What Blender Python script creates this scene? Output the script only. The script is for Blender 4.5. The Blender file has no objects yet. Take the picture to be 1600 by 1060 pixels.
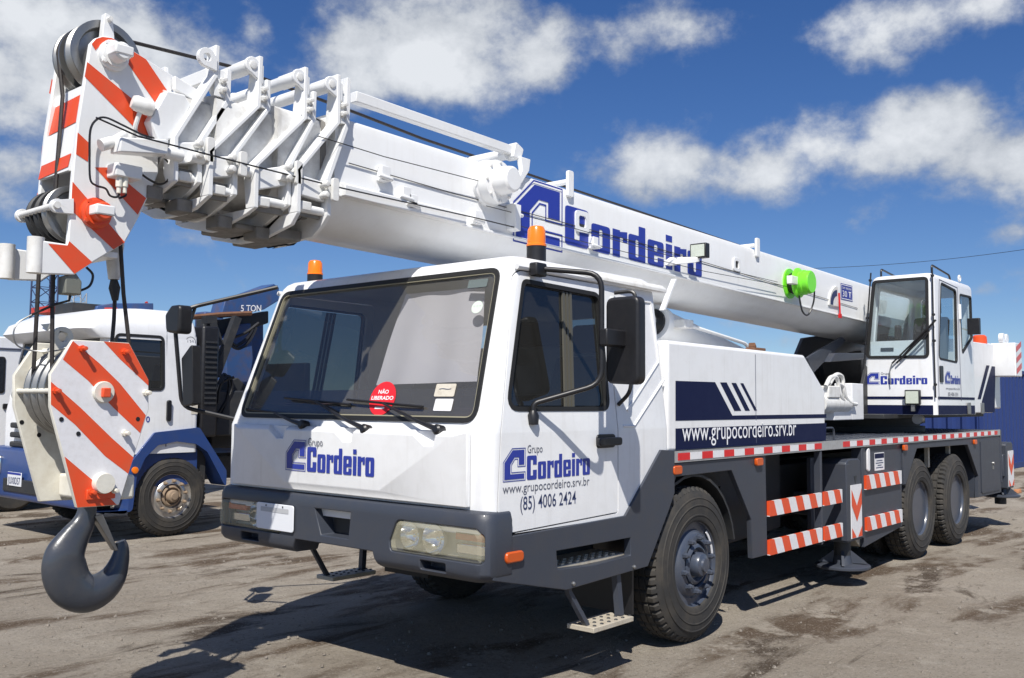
import bpy, bmesh, math, random
from math import sin, cos, pi, radians, sqrt, atan2
from mathutils import Vector, Matrix
from mathutils.geometry import tessellate_polygon
random.seed(7)
scene = bpy.context.scene
COL = scene.collection

# ------------------------------------------------------------------ camera
CAM = Vector((-6.0165, -3.4187, 1.6687)); FPX = 1488.14
yaw, pitch, roll = .70795, .0663, .00639
_f = Vector((cos(yaw)*cos(pitch), sin(yaw)*cos(pitch), sin(pitch)))
_r = Vector((sin(yaw), -cos(yaw), 0)); _u = _r.cross(_f)
RR = cos(roll)*_r + sin(roll)*_u; UU = -sin(roll)*_r + cos(roll)*_u
cd = bpy.data.cameras.new('camera'); cam = bpy.data.objects.new('camera', cd); COL.objects.link(cam)
cd.sensor_width = 36; cd.lens = FPX/1600*36; cd.clip_end = 6000; cd.clip_start = .05
cam.matrix_world = Matrix(((RR.x, UU.x, -_f.x, CAM.x), (RR.y, UU.y, -_f.y, CAM.y), (RR.z, UU.z, -_f.z, CAM.z), (0, 0, 0, 1)))
scene.camera = cam
def ray(px, py): return (px-800)/FPX*RR + (530-py)/FPX*UU + _f
def P(px, py, **k):
    """point where a pixel's line of sight meets the plane x=, y= or z="""
    (a, v), = k.items(); i = 'xyz'.index(a); d = ray(px, py); return CAM + d*((v-CAM[i])/d[i])
def XZ(pts, y): return [(q.x, q.z) for q in (P(a, b, y=y) for a, b in pts)]
def YZ(pts, x): return [(q.y, q.z) for q in (P(a, b, x=x) for a, b in pts)]

# ------------------------------------------------------------------ sky, sun, exposure
SUN = Vector((-.66, -.47, 1)).normalized()
wd = bpy.data.worlds.new('World'); scene.world = wd; wd.use_nodes = True
nt = wd.node_tree; nt.nodes.clear()
def wn(t, **k):
    n = nt.nodes.new(t)
    for a, b in k.items(): setattr(n, a, b)
    return n
def wm(op, a, b=None, c=None, clamp=False):
    n = wn('ShaderNodeMath', operation=op, use_clamp=clamp)
    for i, v in enumerate((a, b, c)):
        if v is None: continue
        if isinstance(v, (int, float)): n.inputs[i].default_value = v
        else: nt.links.new(v, n.inputs[i])
    return n.outputs[0]
sky = wn('ShaderNodeTexSky', sky_type='NISHITA', sun_disc=False)
sky.sun_elevation = math.asin(SUN.z); sky.sun_rotation = atan2(SUN.x, SUN.y)
sky.altitude = 0; sky.air_density = 1.0; sky.dust_density = 0.0; sky.ozone_density = 3.0
hs = wn('ShaderNodeHueSaturation'); nt.links.new(sky.outputs[0], hs.inputs['Color']); hs.inputs['Saturation'].default_value = 1.28; hs.inputs['Hue'].default_value = .514
tc = wn('ShaderNodeTexCoord'); dvec = tc.outputs['Generated']
up = wn('ShaderNodeVectorMath', operation='ADD'); nt.links.new(dvec, up.inputs[0]); up.inputs[1].default_value = (0, 0, .045)      # clear, haze-free air right down to the horizon
un = wn('ShaderNodeVectorMath', operation='NORMALIZE'); nt.links.new(up.outputs[0], un.inputs[0]); nt.links.new(un.outputs[0], sky.inputs['Vector'])
def wdot(v):
    n = wn('ShaderNodeVectorMath', operation='DOT_PRODUCT'); nt.links.new(dvec, n.inputs[0]); n.inputs[1].default_value = v; return n.outputs['Value']
def wnoise(scale, detail, rough, sc=(1, 1, 1), loc=(0, 0, 0), dist=0):
    m = wn('ShaderNodeMapping'); nt.links.new(dvec, m.inputs[0]); m.inputs['Scale'].default_value = sc; m.inputs['Location'].default_value = loc
    n = wn('ShaderNodeTexNoise'); n.inputs['Scale'].default_value = scale; n.inputs['Detail'].default_value = detail
    n.inputs['Roughness'].default_value = rough; n.inputs['Distortion'].default_value = dist
    nt.links.new(m.outputs[0], n.inputs['Vector']); return n.outputs[0]
# clouds: (px, py, half width, half height, tilt degrees, weight)
CLOUDS = [(130, 60, 210, 85, 0, 1.15), (30, 130, 170, 85, 0, 1.1), (20, 270, 80, 70, 0, .75), (395, 20, 45, 40, 0, .62), (690, 75, 200, 82, 3, 1.15), 
          (1010, 50, 140, 50, 12, .72), (1060, 255, 120, 55, 3, .9), (1230, 245, 200, 60, 6, 1.0), (1440, 210, 200, 62, 14, 1.05), (1560, 240, 130, 85, 18, 1.0),
          (1480, 40, 190, 44, 8, 1.05), (285, 375, 40, 16, 15, .5), (1420, 310, 90, 35, 10, .6), (1575, 365, 50, 18, 5, .55), (1150, 505, 55, 16, 0, .5),
          (1300, 530, 60, 16, 0, .6), (1535, 455, 40, 16, 0, .55), (1590, 450, 30, 40, 0, .45)]
mask = None
for px, py, sx, sy, tl, wt in CLOUDS:
    c = ray(px, py).normalized(); a = c.cross(Vector((0, 0, 1))).normalized(); b = a.cross(c)
    t = radians(tl); a2 = cos(t)*a + sin(t)*b; b2 = -sin(t)*a + cos(t)*b
    s = 1/FPX*c.dot(_f)*1.75
    m = wn('ShaderNodeMapping', vector_type='TEXTURE'); nt.links.new(dvec, m.inputs[0]); m.inputs['Location'].default_value = c
    m.inputs['Rotation'].default_value = Matrix((a2, b2, c)).transposed().to_euler(); m.inputs['Scale'].default_value = (sx*s, sy*s, .5)
    ln = wn('ShaderNodeVectorMath', operation='LENGTH'); nt.links.new(m.outputs[0], ln.inputs[0])
    r = wn('ShaderNodeMapRange', interpolation_type='SMOOTHSTEP'); nt.links.new(ln.outputs['Value'], r.inputs[0]); r.inputs[1].default_value = 1; r.inputs[2].default_value = 0; r.inputs[4].default_value = wt
    g = r.outputs[0]
    mask = g if mask is None else wm('MAXIMUM', mask, g)
# everywhere else the same broken cumulus goes on, laid out by a wide noise
view = wm('GREATER_THAN', wdot(_f), .80)
wide = wm('MULTIPLY', wm('SUBTRACT', wnoise(1.7, 2, .5, (1, 1, 2.6), (3, 1, 0)), .47), 5.0, clamp=True)
mask = wm('ADD', wm('MULTIPLY', mask, view), wm('MULTIPLY', wide, wm('SUBTRACT', 1, view)))
fine = wnoise(10.5, 8, .60, (1, 1, 1.3), (1.3, 4.2, .4), .0)
dens = wm('ADD', wm('MULTIPLY', wm('SUBTRACT', fine, .5), 2.5), wm('SUBTRACT', mask, .52))
mr = wn('ShaderNodeMapRange', interpolation_type='SMOOTHSTEP'); nt.links.new(dens, mr.inputs[0]); mr.inputs[1].default_value = -.24; mr.inputs[2].default_value = .50
cov = wm('MULTIPLY', mr.outputs[0], .95)
shade = wnoise(4.2, 3, .6, (1, 1, 2.4), (5.1, 2.2, 1.1))
cr = wn('ShaderNodeValToRGB'); nt.links.new(wm('ADD', wm('MULTIPLY', dens, .42), wm('MULTIPLY', shade, .62)), cr.inputs[0])
cr.color_ramp.elements[0].position = .30; cr.color_ramp.elements[0].color = (4.4, 4.8, 5.4, 1)
cr.color_ramp.elements[1].position = .62; cr.color_ramp.elements[1].color = (8.6, 8.9, 9.3, 1)
mx = wn('ShaderNodeMix', data_type='RGBA'); nt.links.new(cov, mx.inputs[0]); nt.links.new(hs.outputs[0], mx.inputs[6]); nt.links.new(cr.outputs[0], mx.inputs[7])
bg = wn('ShaderNodeBackground'); nt.links.new(mx.outputs[2], bg.inputs[0]); bg.inputs[1].default_value = .080
nt.links.new(bg.outputs[0], wn('ShaderNodeOutputWorld').inputs[0])
sl = bpy.data.lights.new('sun', 'SUN'); sl.energy = 5.0; sl.angle = radians(.53); sl.color = (1, .955, .88)
so = bpy.data.objects.new('sun', sl); COL.objects.link(so); so.rotation_euler = SUN.to_track_quat('Z', 'Y').to_euler(); so.location = (-10, -7, 20)
vs = scene.view_settings; vs.view_transform = 'Standard'; vs.look = 'None'; vs.exposure = 0.25; vs.gamma = 1; vs.use_curve_mapping = False
scene.cycles.max_bounces = 8; scene.cycles.transparent_max_bounces = 12

# ------------------------------------------------------------------ materials
def mat(name, col, rough=.5, metal=0, spec=.5, coat=0, dirt=0, dirtcol=(.25, .2, .14), scale=6, bump=0, bscale=80, emit=None, grime=0):
    m = bpy.data.materials.new(name); m.use_nodes = True; n = m.node_tree; b = n.nodes['Principled BSDF']
    b.inputs['Base Color'].default_value = (*col, 1); b.inputs['Roughness'].default_value = rough; b.inputs['Metallic'].default_value = metal
    b.inputs['Specular IOR Level'].default_value = spec; b.inputs['Coat Weight'].default_value = coat; b.inputs['Coat Roughness'].default_value = .08
    if emit: b.inputs['Emission Color'].default_value = (*emit[0], 1); b.inputs['Emission Strength'].default_value = emit[1]
    N, L = n.nodes.new, n.links.new
    if dirt or bump: g = N('ShaderNodeTexCoord')
    if dirt:
        t = N('ShaderNodeTexNoise'); t.inputs['Scale'].default_value = scale; t.inputs['Detail'].default_value = 8; t.inputs['Roughness'].default_value = .65; L(g.outputs['Object'], t.inputs['Vector'])
        r = N('ShaderNodeMapRange'); r.inputs[1].default_value = .45; r.inputs[2].default_value = .8; r.inputs[4].default_value = dirt; L(t.outputs[0], r.inputs[0])
        x = N('ShaderNodeMix'); x.data_type = 'RGBA'; x.inputs[6].default_value = (*col, 1); x.inputs[7].default_value = (*dirtcol, 1); L(r.outputs[0], x.inputs[0])
        if grime:      # thin streaks washed down by rain
            mp = N('ShaderNodeMapping'); mp.inputs['Scale'].default_value = (14, 14, .9); L(g.outputs['Object'], mp.inputs[0])
            t2 = N('ShaderNodeTexNoise'); t2.inputs['Scale'].default_value = 1.5; t2.inputs['Detail'].default_value = 5; L(mp.outputs[0], t2.inputs['Vector'])
            r3 = N('ShaderNodeMapRange'); r3.inputs[1].default_value = .56; r3.inputs[2].default_value = .8; r3.inputs[4].default_value = grime; L(t2.outputs[0], r3.inputs[0])
            x2 = N('ShaderNodeMix'); x2.data_type = 'RGBA'; x2.inputs[7].default_value = (*dirtcol, 1); L(x.outputs[2], x2.inputs[6]); L(r3.outputs[0], x2.inputs[0]); x = x2
        L(x.outputs[2], b.inputs['Base Color'])
        r2 = N('ShaderNodeMapRange'); r2.inputs[3].default_value = rough*.85; r2.inputs[4].default_value = min(1, rough*1.3); L(t.outputs[0], r2.inputs[0]); L(r2.outputs[0], b.inputs['Roughness'])
    if bump:
        t = N('ShaderNodeTexNoise'); t.inputs['Scale'].default_value = bscale; t.inputs['Detail'].default_value = 4; L(g.outputs['Object'], t.inputs['Vector'])
        bp = N('ShaderNodeBump'); bp.inputs['Strength'].default_value = bump; bp.inputs['Distance'].default_value = .01; L(t.outputs[0], bp.inputs['Height']); L(bp.outputs[0], b.inputs['Normal'])
    return m
WHITE = mat('white_paint', (.78, .79, .80), .34, coat=.25, dirt=.20, grime=.2, dirtcol=(.42, .40, .36), bump=.04, bscale=14)
BOOMW = mat('boom_white_paint', (.78, .79, .79), .38, coat=.15, dirt=.22, grime=.12, dirtcol=(.45, .42, .36), scale=3, bump=.05, bscale=9)
CAST = mat('cast_white_paint', (.72, .72, .70), .45, dirt=.5, dirtcol=(.33, .29, .22), scale=14, bump=.1, bscale=60)
GREASY = mat('greasy_white_paint', (.70, .70, .68), .4, dirt=.75, dirtcol=(.16, .135, .11), scale=4.5, grime=.3)
CREAM = mat('worn_cream_paint', (.70, .68, .60), .45, dirt=.45, dirtcol=(.38, .31, .20), scale=12, bump=.1, bscale=60)
GREY = mat('slate_grey_paint', (.040, .047, .064), .45, coat=.08, dirt=.35, dirtcol=(.075, .068, .06), scale=7, bump=.08, bscale=120)
GREYD = mat('wheel_grey_paint', (.052, .064, .092), .30, coat=.2, dirt=.25, dirtcol=(.16, .14, .12), scale=12)
DARK = mat('dark_steel', (.025, .027, .03), .55, dirt=.5, dirtcol=(.07, .06, .05), scale=9)
BLACK = mat('black_plastic', (.012, .012, .014), .38, dirt=.3, dirtcol=(.03, .03, .03), scale=20)
RUB = mat('window_rubber', (.012, .012, .012), .6)
TYRE = mat('tyre_rubber', (.028, .027, .026), .75, dirt=.75, dirtcol=(.085, .072, .055), scale=5, bump=.15, bscale=70)
ORANGE = mat('orange_red_paint', (.72, .075, .018), .42, coat=.15, dirt=.4, dirtcol=(.45, .13, .06), scale=9)
RED = mat('red_film', (.62, .012, .015), .35)
TAPEW = mat('white_reflective_film', (.74, .74, .76), .3, dirt=.2, scale=30)
NAVY = mat('navy_film', (.006, .010, .045), .5, spec=.15, dirt=.12, dirtcol=(.015, .02, .05), scale=8)
BLUEL = mat('royal_blue_film', (.022, .04, .30), .35)
TXT = mat('dark_blue_lettering', (.03, .045, .12), .5)
TXTG = mat('grey_lettering', (.10, .11, .15), .5)
TXTW = mat('white_lettering', (.85, .86, .88), .5)
STEEL = mat('worn_steel', (.34, .34, .33), .38, metal=.85, dirt=.4, dirtcol=(.16, .14, .12), scale=18)
ALU = mat('aluminium_trim', (.55, .55, .54), .4, metal=.6, dirt=.35, scale=25)
GALV = mat('step_plate', (.52, .47, .38), .6, metal=.2, dirt=.6, dirtcol=(.25, .19, .12), scale=25)
ROPE = mat('greased_rope', (.022, .018, .017), .5, dirt=.5, dirtcol=(.07, .06, .05), scale=60)
HOOKM = mat('hook_grey_enamel', (.042, .049, .063), .30, coat=.35, dirt=.35, dirtcol=(.10, .085, .07), scale=9, bump=.12, bscale=45)
AMBER = mat('amber_lens', (.90, .20, .008), .25, coat=.4)
MARK = mat('marker_lens', (.55, .085, .008), .3, coat=.3)
LIME = mat('lime_green_plastic', (.19, .78, .03), .35, coat=.2)
RUST = mat('rusted_iron', (.16, .075, .04), .85, dirt=.6, dirtcol=(.05, .03, .02), scale=15)
SEATM = mat('seat_cloth', (.05, .052, .06), .9)
CURT = mat('white_curtain', (.80, .75, .78), .9)
DASH = mat('dashboard_plastic', (.045, .035, .045), .7)
PAPER = mat('old_paper', (.60, .56, .48), .8, dirt=.5, scale=30)
PLATEW = mat('plate_white', (.72, .74, .78), .4)
LEDM = mat('led_face', (.55, .60, .52), .3, dirt=.4, dirtcol=(.3, .32, .2), scale=60)
BLUET = mat('blue_truck_paint', (.022, .055, .19), .35, coat=.2, dirt=.3, dirtcol=(.07, .08, .1), scale=8)
BLUEC = mat('blue_crane_paint', (.030, .080, .22), .55, dirt=.7, dirtcol=(.12, .07, .04), scale=6)
CONT = mat('blue_container_paint', (.010, .030, .14), .55, dirt=.35, dirtcol=(.02, .04, .12), scale=2)
GRIME_SHADE = mat('grease_and_shade_grey', (.20, .19, .175), .55, dirt=.7, dirtcol=(.07, .06, .05), scale=10)  # grease on pads and seals; painted shade on the collar recess plates
STONE = mat('grey_stone', (.22, .195, .165), .9, dirt=.5, scale=2)
REDP = mat('red_paint', (.55, .05, .03), .5)
LATT = mat('lattice_navy_paint', (.03, .05, .12), .6)
LATG = mat('lattice_galvanised', (.32, .35, .38), .6)
INTW = mat('cab_lining', (.30, .30, .29), .9)
def glass(name, tint, dust=.02, rough=0.0):
    m = bpy.data.materials.new(name); m.use_nodes = True; n = m.node_tree; n.nodes.clear(); N, L = n.nodes.new, n.links.new
    ge = N('ShaderNodeNewGeometry'); dp = N('ShaderNodeVectorMath'); dp.operation = 'DOT_PRODUCT'; L(ge.outputs['Normal'], dp.inputs[0]); L(ge.outputs['Incoming'], dp.inputs[1])
    def mt(op, a, c):
        k = N('ShaderNodeMath'); k.operation = op
        for i, v in ((0, a), (1, c)):
            if v is None: continue
            if isinstance(v, (int, float)): k.inputs[i].default_value = v
            else: L(v, k.inputs[i])
        return k
    f = mt('MULTIPLY_ADD', mt('POWER', mt('SUBTRACT', 1.0, mt('ABSOLUTE', dp.outputs['Value'], None).outputs[0]).outputs[0], 5.0).outputs[0], .93); f.inputs[2].default_value = .07
    t = N('ShaderNodeBsdfTransparent'); t.inputs[0].default_value = (*tint, 1)
    g = N('ShaderNodeBsdfGlossy'); g.inputs[1].default_value = rough; g.inputs[0].default_value = (.9, .95, 1, 1)
    d_ = N('ShaderNodeBsdfDiffuse'); d_.inputs[0].default_value = (.55, .53, .48, 1); x0 = N('ShaderNodeMixShader'); x0.inputs[0].default_value = dust; L(t.outputs[0], x0.inputs[1]); L(d_.outputs[0], x0.inputs[2])
    x = N('ShaderNodeMixShader'); L(f.outputs[0], x.inputs[0]); L(x0.outputs[0], x.inputs[1]); L(g.outputs[0], x.inputs[2])
    L(x.outputs[0], N('ShaderNodeOutputMaterial').inputs[0]); return m
GLASS = glass('windscreen_glass', (.64, .66, .67), .11); GLASSD = glass('tinted_side_glass', (.15, .17, .17), .03); FILM = glass('dark_sun_film', (.34, .26, .34), .03); GLASSC = glass('clear_cab_glass', (.80, .88, .90), .05)
def lensmat(name, col, alpha):
    m = bpy.data.materials.new(name); m.use_nodes = True; n = m.node_tree; n.nodes.clear(); N, L = n.nodes.new, n.links.new
    p = N('ShaderNodeBsdfPrincipled'); p.inputs['Base Color'].default_value = (*col, 1); p.inputs['Roughness'].default_value = .22; p.inputs['Coat Weight'].default_value = .5
    t = N('ShaderNodeBsdfTransparent'); x = N('ShaderNodeMixShader'); x.inputs[0].default_value = alpha
    L(t.outputs[0], x.inputs[1]); L(p.outputs[0], x.inputs[2]); L(x.outputs[0], N('ShaderNodeOutputMaterial').inputs[0]); return m
LENS = lensmat('yellowed_headlight_lens', (.80, .76, .55), .25)
CHROME = mat('reflector_chrome', (.75, .75, .72), .12, metal=1)

# ------------------------------------------------------------------ helpers
WP = {}
def place(o, parent, world):
    WP[o] = Vector(world); o.parent = parent
    o.location = WP[o] - (WP[parent] if parent else Vector((0, 0, 0)))
def tag(o, label=None, cat=None, group=None, kind=None):
    for k, v in (('label', label), ('category', cat), ('group', group), ('kind', kind)):
        if v: o[k] = v
    return o
def empty(name, loc, label, cat, group=None):
    o = bpy.data.objects.new(name, None); COL.objects.link(o); o.empty_display_size = .2; place(o, None, loc); return tag(o, label, cat, group)
class MB:
    def __init__(s): s.bm = bmesh.new()
    def faces(s, vs, fs, mi=0, smooth=False):
        v = [s.bm.verts.new(p) for p in vs]; out = []
        for f in fs:
            try: q = s.bm.faces.new([v[i] for i in f]); q.material_index = mi; q.smooth = smooth; out.append(q)
            except ValueError: pass
        return s
    def box(s, x0, x1, y0, y1, z0, z1, mi=0):
        vs = [(x, y, z) for x in (x0, x1) for y in (y0, y1) for z in (z0, z1)]
        return s.faces(vs, [(0, 1, 3, 2), (4, 6, 7, 5), (0, 4, 5, 1), (2, 3, 7, 6), (0, 2, 6, 4), (1, 5, 7, 3)], mi)
    def hexa(s, a, b, mi=0):      # two quads of four points each
        return s.faces(list(a)+list(b), [(0, 1, 2, 3), (7, 6, 5, 4), (0, 4, 5, 1), (1, 5, 6, 2), (2, 6, 7, 3), (3, 7, 4, 0)], mi)
    def prism(s, loops, axis, a, b, mi=0, smooth=False):
        if not isinstance(loops[0][0], (tuple, list, Vector)): loops = [loops]
        def pt(q, c): return {'x': (c, q[0], q[1]), 'y': (q[0], c, q[1]), 'z': (q[0], q[1], c)}[axis]
        tri = tessellate_polygon([[Vector((q[0], q[1], 0)) for q in l] for l in loops]); flat = [q for l in loops for q in l]; n = len(flat)
        fs = []
        if len(loops) == 1: fs += [tuple(range(n)), tuple(range(2*n-1, n-1, -1))]
        else: fs += [tuple(t) for t in tri] + [tuple(i+n for i in reversed(t)) for t in tri]
        k = 0
        for l in loops:
            m = len(l); fs += [(k+i, k+(i+1) % m, n+k+(i+1) % m, n+k+i) for i in range(m)]; k += m
        return s.faces([pt(q, a) for q in flat]+[pt(q, b) for q in flat], fs, mi, smooth)
    def sheet(s, loops, fn, mi=0):  # flat filled outline mapped into space by fn
        tri = tessellate_polygon([[Vector((q[0], q[1], 0)) for q in l] for l in loops]); flat = [q for l in loops for q in l]
        return s.faces([fn(*q) for q in flat], [tuple(t) for t in tri], mi)
    def tube(s, pts, r, n=8, mi=0, caps=True, sx=1.0):
        pts = [Vector(p) for p in pts]; m = len(pts); rs = r if isinstance(r, (list, tuple)) else [r]*m
        T = []
        for i in range(m):
            t = (pts[min(i+1, m-1)]-pts[i]).normalized() + (pts[i]-pts[max(i-1, 0)]).normalized() if 0 < i < m-1 else (pts[min(i+1, m-1)]-pts[max(i-1, 0)])
            T.append(t.normalized())
        a = T[0].orthogonal().normalized(); vs = []
        for i in range(m):
            if i: a = (a - T[i]*a.dot(T[i])).normalized()
            b = T[i].cross(a)
            for k in range(n):
                w = 2*pi*k/n; vs.append(pts[i] + (cos(w)*a*sx + sin(w)*b)*rs[i])
        fs = [(i*n+k, i*n+(k+1) % n, (i+1)*n+(k+1) % n, (i+1)*n+k) for i in range(m-1) for k in range(n)]
        s.faces(vs, fs, mi, True)
        if caps: s.faces(vs[:n], [tuple(range(n))], mi); s.faces(vs[-n:], [tuple(range(n))], mi); bmesh.ops.remove_doubles(s.bm, verts=s.bm.verts, dist=1e-6)
        return s
    def lathe(s, prof, o, axis='y', n=32, mi=0, mod=None, caps=True):   # prof: (radius, along)
        o = Vector(o); A = {'x': Vector((1, 0, 0)), 'y': Vector((0, 1, 0)), 'z': Vector((0, 0, 1))}[axis] if isinstance(axis, str) else Vector(axis).normalized()
        B = A.orthogonal().normalized() if not isinstance(axis, str) else {'x': Vector((0, 1, 0)), 'y': Vector((0, 0, 1)), 'z': Vector((1, 0, 0))}[axis]
        C = A.cross(B); vs = []
        for j, (r, h) in enumerate(prof):
            for k in range(n):
                w = 2*pi*k/n; rr = r + (mod(j, k) if mod else 0); vs.append(o + A*h + (cos(w)*B + sin(w)*C)*rr)
        fs = [(j*n+k, j*n+(k+1) % n, (j+1)*n+(k+1) % n, (j+1)*n+k) for j in range(len(prof)-1) for k in range(n)]
        if caps and prof[0][0] > 1e-5: fs.append(tuple(range(n)))
        if caps and prof[-1][0] > 1e-5: fs.append(tuple(range((len(prof)-1)*n, len(prof)*n)))
        s.faces(vs, fs, mi, True); bmesh.ops.remove_doubles(s.bm, verts=s.bm.verts, dist=1e-6); return s
    def loft(s, rings, mi=0, cap=True, smooth=True):
        n = len(rings[0]); vs = [p for r in rings for p in r]
        fs = [(i*n+k, i*n+(k+1) % n, (i+1)*n+(k+1) % n, (i+1)*n+k) for i in range(len(rings)-1) for k in range(n)]
        if cap: fs += [tuple(range(n)), tuple(range((len(rings)-1)*n, len(rings)*n))]
        return s.faces(vs, fs, mi, smooth)
    def stripes(s, n, cuts):     # cut the mesh along planes n.p = c; every second band takes the second material
        n = Vector(n)
        for c in cuts:
            bmesh.ops.bisect_plane(s.bm, geom=s.bm.verts[:]+s.bm.edges[:]+s.bm.faces[:], plane_co=n*(c/n.length_squared), plane_no=n)
        for f in s.bm.faces:
            d = n.dot(f.calc_center_median()); f.material_index = sum(1 for c in cuts if c < d) % 2
        return s
    def mesh(s, name, mats, ang=38, normals=True):
        if normals: bmesh.ops.recalc_face_normals(s.bm, faces=s.bm.faces)
        me = bpy.data.meshes.new(name); s.bm.to_mesh(me); s.bm.free()
        for m in (mats if isinstance(mats, (list, tuple)) else [mats]): me.materials.append(m)
        if ang: me.set_sharp_from_angle(angle=radians(ang))
        return me
    def build(s, name, mats, parent=None, bevel=0, seg=2, ang=38, normals=True):
        return put(name, s.mesh(name, mats, ang, normals), parent, bevel, seg)
def put(name, me, parent=None, bevel=0, seg=2, recentre=True):
    c = Vector((0, 0, 0))
    if recentre and me.vertices:
        lo = [min(v.co[i] for v in me.vertices) for i in range(3)]; hi = [max(v.co[i] for v in me.vertices) for i in range(3)]
        c = Vector([(a+b)/2 for a, b in zip(lo, hi)]); c.z = lo[2]; me.transform(Matrix.Translation(-c))
    o = bpy.data.objects.new(name, me); COL.objects.link(o); place(o, parent, c)
    if bevel:
        b = o.modifiers.new('edge', 'BEVEL'); b.width = bevel; b.segments = seg; b.limit_method = 'ANGLE'; b.angle_limit = radians(35); b.harden_normals = False
        for p in me.polygons: p.use_smooth = True
        me.set_sharp_from_angle(angle=radians(50))
    return o
def again(o, parent, d=(0, 0, 0), name=None):      # a copy that shares the mesh, moved by d
    c = o.copy(); COL.objects.link(c); place(c, parent, WP[o]+Vector(d)); c.name = name or o.name.split('.')[0]; return c
def boolean(a, cutters, op='DIFFERENCE'):     # meshes in, mesh out
    ob = bpy.data.objects.new('tmp', a); COL.objects.link(ob); tmp = [ob]
    for c in cutters:
        oc = bpy.data.objects.new('tmpc', c); COL.objects.link(oc); tmp.append(oc)
        m = ob.modifiers.new('b', 'BOOLEAN'); m.operation = op; m.object = oc; m.solver = 'EXACT'
    dg = bpy.context.evaluated_depsgraph_get(); me = bpy.data.meshes.new_from_object(ob.evaluated_get(dg))
    for t in tmp: bpy.data.objects.remove(t)
    me.set_sharp_from_angle(angle=radians(32)); return me
def rpoly(pts, r, n=5):           # polygon with rounded corners
    out = []; m = len(pts); rs = r if isinstance(r, (list, tuple)) else [r]*m
    for i in range(m):
        p = Vector((*pts[i], 0)); a = Vector((*pts[i-1], 0)); b = Vector((*pts[(i+1) % m], 0)); rr = rs[i]
        if rr <= 0: out.append((p.x, p.y)); continue
        u = (a-p).normalized(); v = (b-p).normalized(); h = u.angle(v)/2; d = min(rr/math.tan(h), (a-p).length*.48, (b-p).length*.48)
        for k in range(n+1):
            t = k/n; q = (p+u*d)*(1-t)**2 + p*2*t*(1-t) + (p+v*d)*t*t; out.append((q.x, q.y))
    return out
def offs(pts, d):                 # move a polygon's sides outwards by d (counter-clockwise or not)
    m = len(pts); A = sum(pts[i][0]*pts[(i+1) % m][1]-pts[(i+1) % m][0]*pts[i][1] for i in range(m)); sg = 1 if A > 0 else -1; out = []
    for i in range(m):
        p = Vector(pts[i]); e1 = (p-Vector(pts[i-1])).normalized(); e2 = (Vector(pts[(i+1) % m])-p).normalized()
        n1 = Vector((e1.y, -e1.x))*sg; n2 = Vector((e2.y, -e2.x))*sg; nn = n1+n2; nn = nn/max(.25, nn.length_squared)*2 if nn.length > .01 else n1
        out.append(tuple(p+nn*d))
    return out
def bent(pts, r=.06, n=5):        # polyline with rounded corners in space
    pts = [Vector(p) for p in pts]; out = [pts[0]]
    for i in range(1, len(pts)-1):
        p = pts[i]; u = pts[i-1]-p; v = pts[i+1]-p; d = min(r, u.length*.45, v.length*.45); u.normalize(); v.normalize()
        for k in range(n+1):
            t = k/n; out.append((p+u*d)*(1-t)**2 + p*2*t*(1-t) + (p+v*d)*t*t)
    return out+[pts[-1]]
def spline(pts, n=8):             # smooth curve through points
    pts = [Vector(p) for p in pts]; out = []
    for i in range(len(pts)-1):
        p0, p1, p2, p3 = pts[max(i-1, 0)], pts[i], pts[i+1], pts[min(i+2, len(pts)-1)]
        for k in range(n):
            t = k/n; out.append(.5*((2*p1)+(p2-p0)*t+(2*p0-5*p1+4*p2-p3)*t*t+(3*p1-p0-3*p2+p3)*t**3))
    return out+[pts[-1]]
# flat print --------------------------------------------------------
def decal(name, loops, O, U, V, m, parent, lift=.002):
    O, U, V = Vector(O), Vector(U), Vector(V); N = U.cross(V).normalized()
    b = MB(); b.sheet(loops, lambda a, c: O+U*a+V*c+N*lift, 0); return b.build(name, m, parent, ang=0, normals=False)
def text(name, body, O, U, V, h, width, m, parent, bold=0, lift=.002):
    """print body so that its ink is WIDTH wide and its capitals H high, from O along U, upright along V"""
    c = bpy.data.curves.new('t', 'FONT'); c.body = body; c.size = 1; c.offset = bold; c.resolution_u = 3; c.fill_mode = 'FRONT'
    o = bpy.data.objects.new('t', c); COL.objects.link(o); dg = bpy.context.evaluated_depsgraph_get()
    me = bpy.data.meshes.new_from_object(o.evaluated_get(dg)); bpy.data.objects.remove(o); bpy.data.curves.remove(c)
    xs = [v.co.x for v in me.vertices]; x0, x1 = min(xs), max(xs); O, U, V = Vector(O), Vector(U), Vector(V); N = U.cross(V).normalized()
    kx = width/(x1-x0); ky = h/.70
    for v in me.vertices: v.co = O+U*((v.co.x-x0)*kx)+V*(v.co.y*ky)+N*lift
    me.materials.clear(); me.materials.append(m); return put(name, me, parent)
def rr(x0, y0, x1, y1, r): return rpoly([(x0, y0), (x1, y0), (x1, y1), (x0, y1)], r, 4)
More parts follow.
